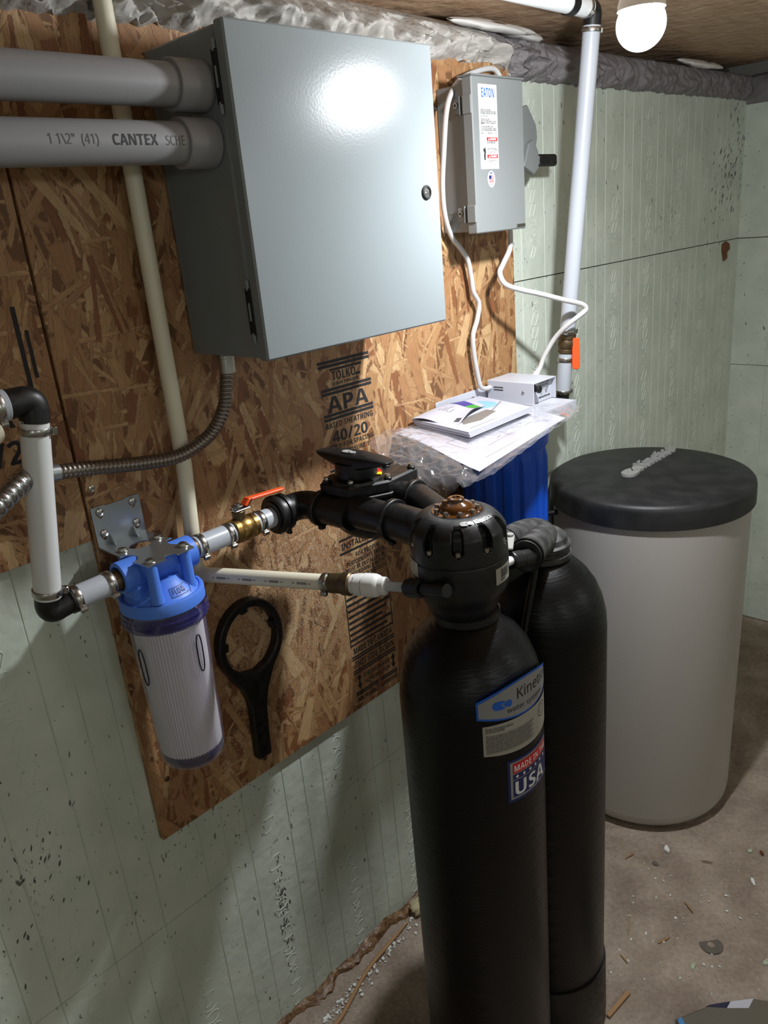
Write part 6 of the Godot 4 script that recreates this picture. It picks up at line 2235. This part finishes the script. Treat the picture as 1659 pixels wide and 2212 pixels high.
# ---------------------------------------------------------------- floor
func flake(seed: int) -> ArrayMesh:
	var r := RandomNumberGenerator.new()
	r.seed = seed
	var b := B.new()
	var top := []
	var bot := []
	var m := 7
	for i in m:
		var a := TAU * i / m
		var k := r.randf_range(0.55, 1.0)
		top.append(Vector3(cos(a) * k * 0.8, 0.55 + r.randf_range(-0.15, 0.2), sin(a) * k * 0.8))
		bot.append(Vector3(cos(a) * k, 0.0, sin(a) * k))
	var ct := Vector3(0, 0.8, 0)
	for i in m:
		var j := (i + 1) % m
		b.ft(ct, top[i], top[j], Vector3.UP)
		b.quad(top[i], top[j], bot[j], bot[i], (bot[i] + bot[j]) * 0.5 + Vector3(0, 0.1, 0))
		b.ft(Vector3.ZERO, bot[i], bot[j], Vector3.DOWN)
	return b.mesh(Vector3.ZERO, M.crumb)


func scrap(nm: String, mesh: Mesh, m: Material, x: float, z: float, s: Vector3, turn: float, label: String, cat: String, group := "") -> void:
	var mi := MeshInstance3D.new()
	mi.name = numbered(nm, self)
	mi.mesh = mesh
	mi.material_override = m
	mi.transform = Transform3D(Basis(Vector3.UP, turn).scaled_local(s), Vector3(x, -0.0012, z))
	add_child(mi)
	tag(mi, label, cat, group)


func floor_litter() -> void:
	var fl := []
	for i in 5:
		fl.append(flake(100 + i))
	# scraps one can point at
	scrap("paper_scrap", fl[0], M.crumb, 1.517, 0.393, Vector3(0.015, 0.007, 0.008), 0.5, "largest white crumpled scrap, on the floor right in front of the brine tank", "scrap")
	scrap("floor_chip", fl[1], M.washer_grey, 1.458, 0.391, Vector3(0.011, 0.004, 0.009), 1.2, "flat grey chip on the floor left of the largest white scrap", "chip")
	scrap("foam_scrap", fl[2], M.crumb_green, 1.243, 0.575, Vector3(0.012, 0.006, 0.008), 0.2, "pale green foam scrap on the floor above the sack's left part", "scrap")
	scrap("foam_scrap", fl[3], M.crumb_green, 1.343, 0.686, Vector3(0.010, 0.006, 0.007), 1.9, "pale green foam scrap at the right edge of the floor above the sack", "scrap")
	scrap("foam_scrap", fl[1], M.crumb_green, 1.631, 0.549, Vector3(0.011, 0.005, 0.007), 2.6, "pale greenish scrap on the floor at the right edge near the brine tank's shadow", "scrap")
	scrap("floor_chip", fl[4], M.chip_brown, 1.641, 0.575, Vector3(0.010, 0.007, 0.007), 0.9, "dark brown chip on the floor at the right edge near the brine tank's shadow", "chip")
	scrap("paper_scrap", fl[2], M.crumb, 1.541, 0.589, Vector3(0.014, 0.006, 0.007), 0.7, "white scrap on the floor at the right edge, midway below the brine tank", "scrap")
	# the rest of the white bits, alike
	var spots := []
	for p in [[1.389, 0.46], [1.426, 0.534], [1.465, 0.557], [1.28, 0.415], [1.258, 0.464], [1.186, 0.439], [1.263, 0.501], [1.202, 0.566], [1.424, 0.575], [1.423, 0.604], [1.262, 0.59], [1.267, 0.605], [1.277, 0.617], [1.414, 0.412], [1.419, 0.43], [1.337, 0.496], [1.225, 0.446], [1.173, 0.466]]:
		spots.append(p)
	for i in 110:
		spots.append([rng.randf_range(1.12, 1.70), rng.randf_range(0.36, 0.86)])
	for i in spots.size():
		var p: Array = spots[i]
		if Vector2(p[0] - 1.726, p[1] - 0.222).length() < 0.235:
			continue
		var s := rng.randf_range(0.0032, 0.0062) if i < 18 else rng.randf_range(0.0012, 0.0036)
		scrap("white_crumb", fl[i % 5], M.crumb, p[0], p[1], Vector3(s, s * 0.6, s * rng.randf_range(0.4, 0.9)), rng.randf() * TAU, "small white crumb on the open brown floor between the tanks and the sack", "crumb", "white crumbs on the open floor")
	# heap of foam crumbs along the wall
	for i in 110:
		var t := rng.randf()
		t = 1.0 - pow(t, 1.5)
		var c := Vector2(0.965, 0.042).lerp(Vector2(0.665, 0.070), t)
		var p := c + Vector2(rng.randfn(0.0, 0.010), absf(rng.randfn(0.0, 0.012)) - 0.012)
		var s := rng.randf_range(0.0024, 0.0066)
		scrap("foam_crumb", fl[i % 5], M.crumb, p.x, maxf(p.y, 0.03), Vector3(s, s * 0.8, s * rng.randf_range(0.5, 0.9)), rng.randf() * TAU, "white foam crumb lying along the foot of the green wall beside the wood strip", "crumb", "foam crumbs along the wall")
	var mm := MultiMesh.new()
	mm.transform_format = MultiMesh.TRANSFORM_3D
	mm.mesh = fl[3]
	mm.instance_count = 700
	for i in 700:
		var x := 0.0
		var z := 0.0
		if i < 320:
			var t := 1.0 - pow(rng.randf(), 1.6)
			var c := Vector2(0.98, 0.040).lerp(Vector2(0.655, 0.072), t)
			x = c.x + rng.randfn(0, 0.014); z = maxf(0.026, c.y + rng.randfn(0, 0.012))
		else:
			x = rng.randf_range(0.68, 1.85); z = rng.randf_range(0.1, 0.95)
		var s := rng.randf_range(0.0006, 0.0017)
		mm.set_instance_transform(i, Transform3D(Basis(Vector3.UP, rng.randf() * TAU).scaled_local(Vector3(s, s * 0.7, s * 0.7)), Vector3(x, -0.001, z)))
	var mi := MultiMeshInstance3D.new()
	mi.name = "foam_dust"
	mi.multimesh = mm
	mi.set_meta("kind", "stuff")
	add_child(mi)
	tag(mi, "fine white foam dust strewn over the brown floor", "dust")
	# splinters
	var st := [[1.290, 0.412, 1.230, 0.436, 0.0010, "thin dark twig on the floor right of the farther black tank"], [1.250, 0.495, 1.281, 0.508, 0.0022, "short tan splinter on the floor below the thin dark twig"], [1.390, 0.493, 1.373, 0.520, 0.0022, "short tan splinter in the middle of the open floor"], [1.529, 0.473, 1.540, 0.497, 0.0014, "short dark splinter on the floor right of the largest white scrap"], [1.426, 0.329, 1.457, 0.337, 0.0018, "dark splinter on the floor just left of the brine tank's front"], [1.176, 0.447, 1.165, 0.469, 0.0014, "thin brown splinter on the floor beside the farther tank's boot"]]
	for s in st:
		var b := B.new()
		var a := Vector3(s[0], 0.0006, s[1])
		var c := Vector3(s[2], 0.0012, s[3])
		b.tube([a, a.lerp(c, 0.3) + Vector3(0, 0.001, 0), a.lerp(c, 0.7) + Vector3(0, 0.0004, 0.0008), c], [s[4] * 0.5, s[4], s[4] * 0.9, s[4] * 0.4], 6)
		solo(b, "wood_splinter", M.splinter_wood if (s[5] as String).contains("tan") else M.chip_brown, s[5], "splinter")
	var b := B.new()
	var d := (Vector3(1.104, 0.002, 0.501) - Vector3(1.030, 0.002, 0.494)).normalized()
	b.box(Vector3(1.070, 0.0018, 0.498), Vector3(0.074, 0.0045, 0.0085), 0.0008, Basis(Vector3.UP, -atan2(d.z, d.x)))
	solo(b, "wood_stick", M.splinter_wood, "flat tan stick on the floor beside the farther tank's foot", "stick")
	b = B.new()
	var line := spline([Vector3(0.953, 0.006, 0.038), Vector3(0.90, 0.005, 0.042), Vector3(0.816, 0.004, 0.050), Vector3(0.76, 0.0035, 0.064), Vector3(0.70, 0.003, 0.083), Vector3(0.66, 0.003, 0.088), Vector3(0.60, 0.003, 0.09)], 6)
	var rr := []
	for i in line.size():
		rr.append(0.0045 * minf(1.0, 0.25 + i * 0.12))
	b.tube(line, rr, 8)
	solo(b, "wood_strip", M.splinter_wood, "long thin curved wood strip lying along the foot of the green wall", "wood strip")
	b = B.new()
	b.lathe([Vector2(0.0075, 0), Vector2(0.0235, 0), Vector2(0.0245, 0.0008), Vector2(0.0245, 0.0020), Vector2(0.0235, 0.0028), Vector2(0.0075, 0.0028), Vector2(0.0075, 0)], 32, Transform3D(Basis(Vector3(-0.707, 0, -0.707).normalized(), 0.13), Vector3(1.318, -0.0034, 0.583)))
	solo(b, "round_washer", M.washer_grey, "dull grey ring washer half sunk in the floor dirt", "washer")
	# sack lying at the bottom edge
	var o := thing("salt_sack", "olive sack with navy and white printed corner on the floor at the bottom edge", "sack", Vector3(1.17, 0, 0.72))
	b = B.new()
	var lid := PackedVector2Array([Vector2(1.099, 0.602), Vector2(1.168, 0.640), Vector2(1.235, 0.700), Vector2(1.28, 0.78), Vector2(1.14, 0.86), Vector2(1.01, 0.78), Vector2(1.03, 0.66)])
	var low := Transform3D(Basis(Vector3(1, 0, 0), Vector3(0, 0, 1), Vector3(0, -1, 0)), Vector3.ZERO)
	b.prism(lid, 0, 0.020, low.translated(Vector3(0, 0.019, 0)), 0.004)
	part(b, "bag", M.sack_olive, o)
	b = B.new()
	b.prism(PackedVector2Array([Vector2(1.158, 0.6360), Vector2(1.1675, 0.6415), Vector2(1.198, 0.6680), Vector2(1.180, 0.6680)]), 0, 0.0004, low.translated(Vector3(0, 0.0195, 0)))
	part(b, "navy_corner", M.sack_navy, o)
	b = B.new()
	b.prism(PackedVector2Array([Vector2(1.180, 0.6684), Vector2(1.198, 0.6684), Vector2(1.232, 0.7000), Vector2(1.206, 0.7000)]), 0, 0.0004, low.translated(Vector3(0, 0.0195, 0)))
	part(b, "white_band", M.sack_white, o)
	b = B.new()
	b.prism(PackedVector2Array([Vector2(1.0985, 0.6060), Vector2(1.108, 0.6095), Vector2(1.098, 0.622), Vector2(1.072, 0.632)]), 0, 0.0004, low.translated(Vector3(0, 0.0195, 0)))
	part(b, "blue_corner", M.sack_blue, o)
	# brown chip stuck on the far part of the wall
	b = B.new()
	b.prism(PackedVector2Array([Vector2(2.655, 1.352), Vector2(2.682, 1.358), Vector2(2.705, 1.350), Vector2(2.712, 1.332), Vector2(2.690, 1.322), Vector2(2.694, 1.305), Vector2(2.672, 1.298), Vector2(2.664, 1.318), Vector2(2.656, 1.330)]), 0.0003, 0.007, Transform3D(), 0.002)
	solo(b, "wood_chip", M.chip_brown, "rough brown chip stuck on the green wall near the far corner", "chip")
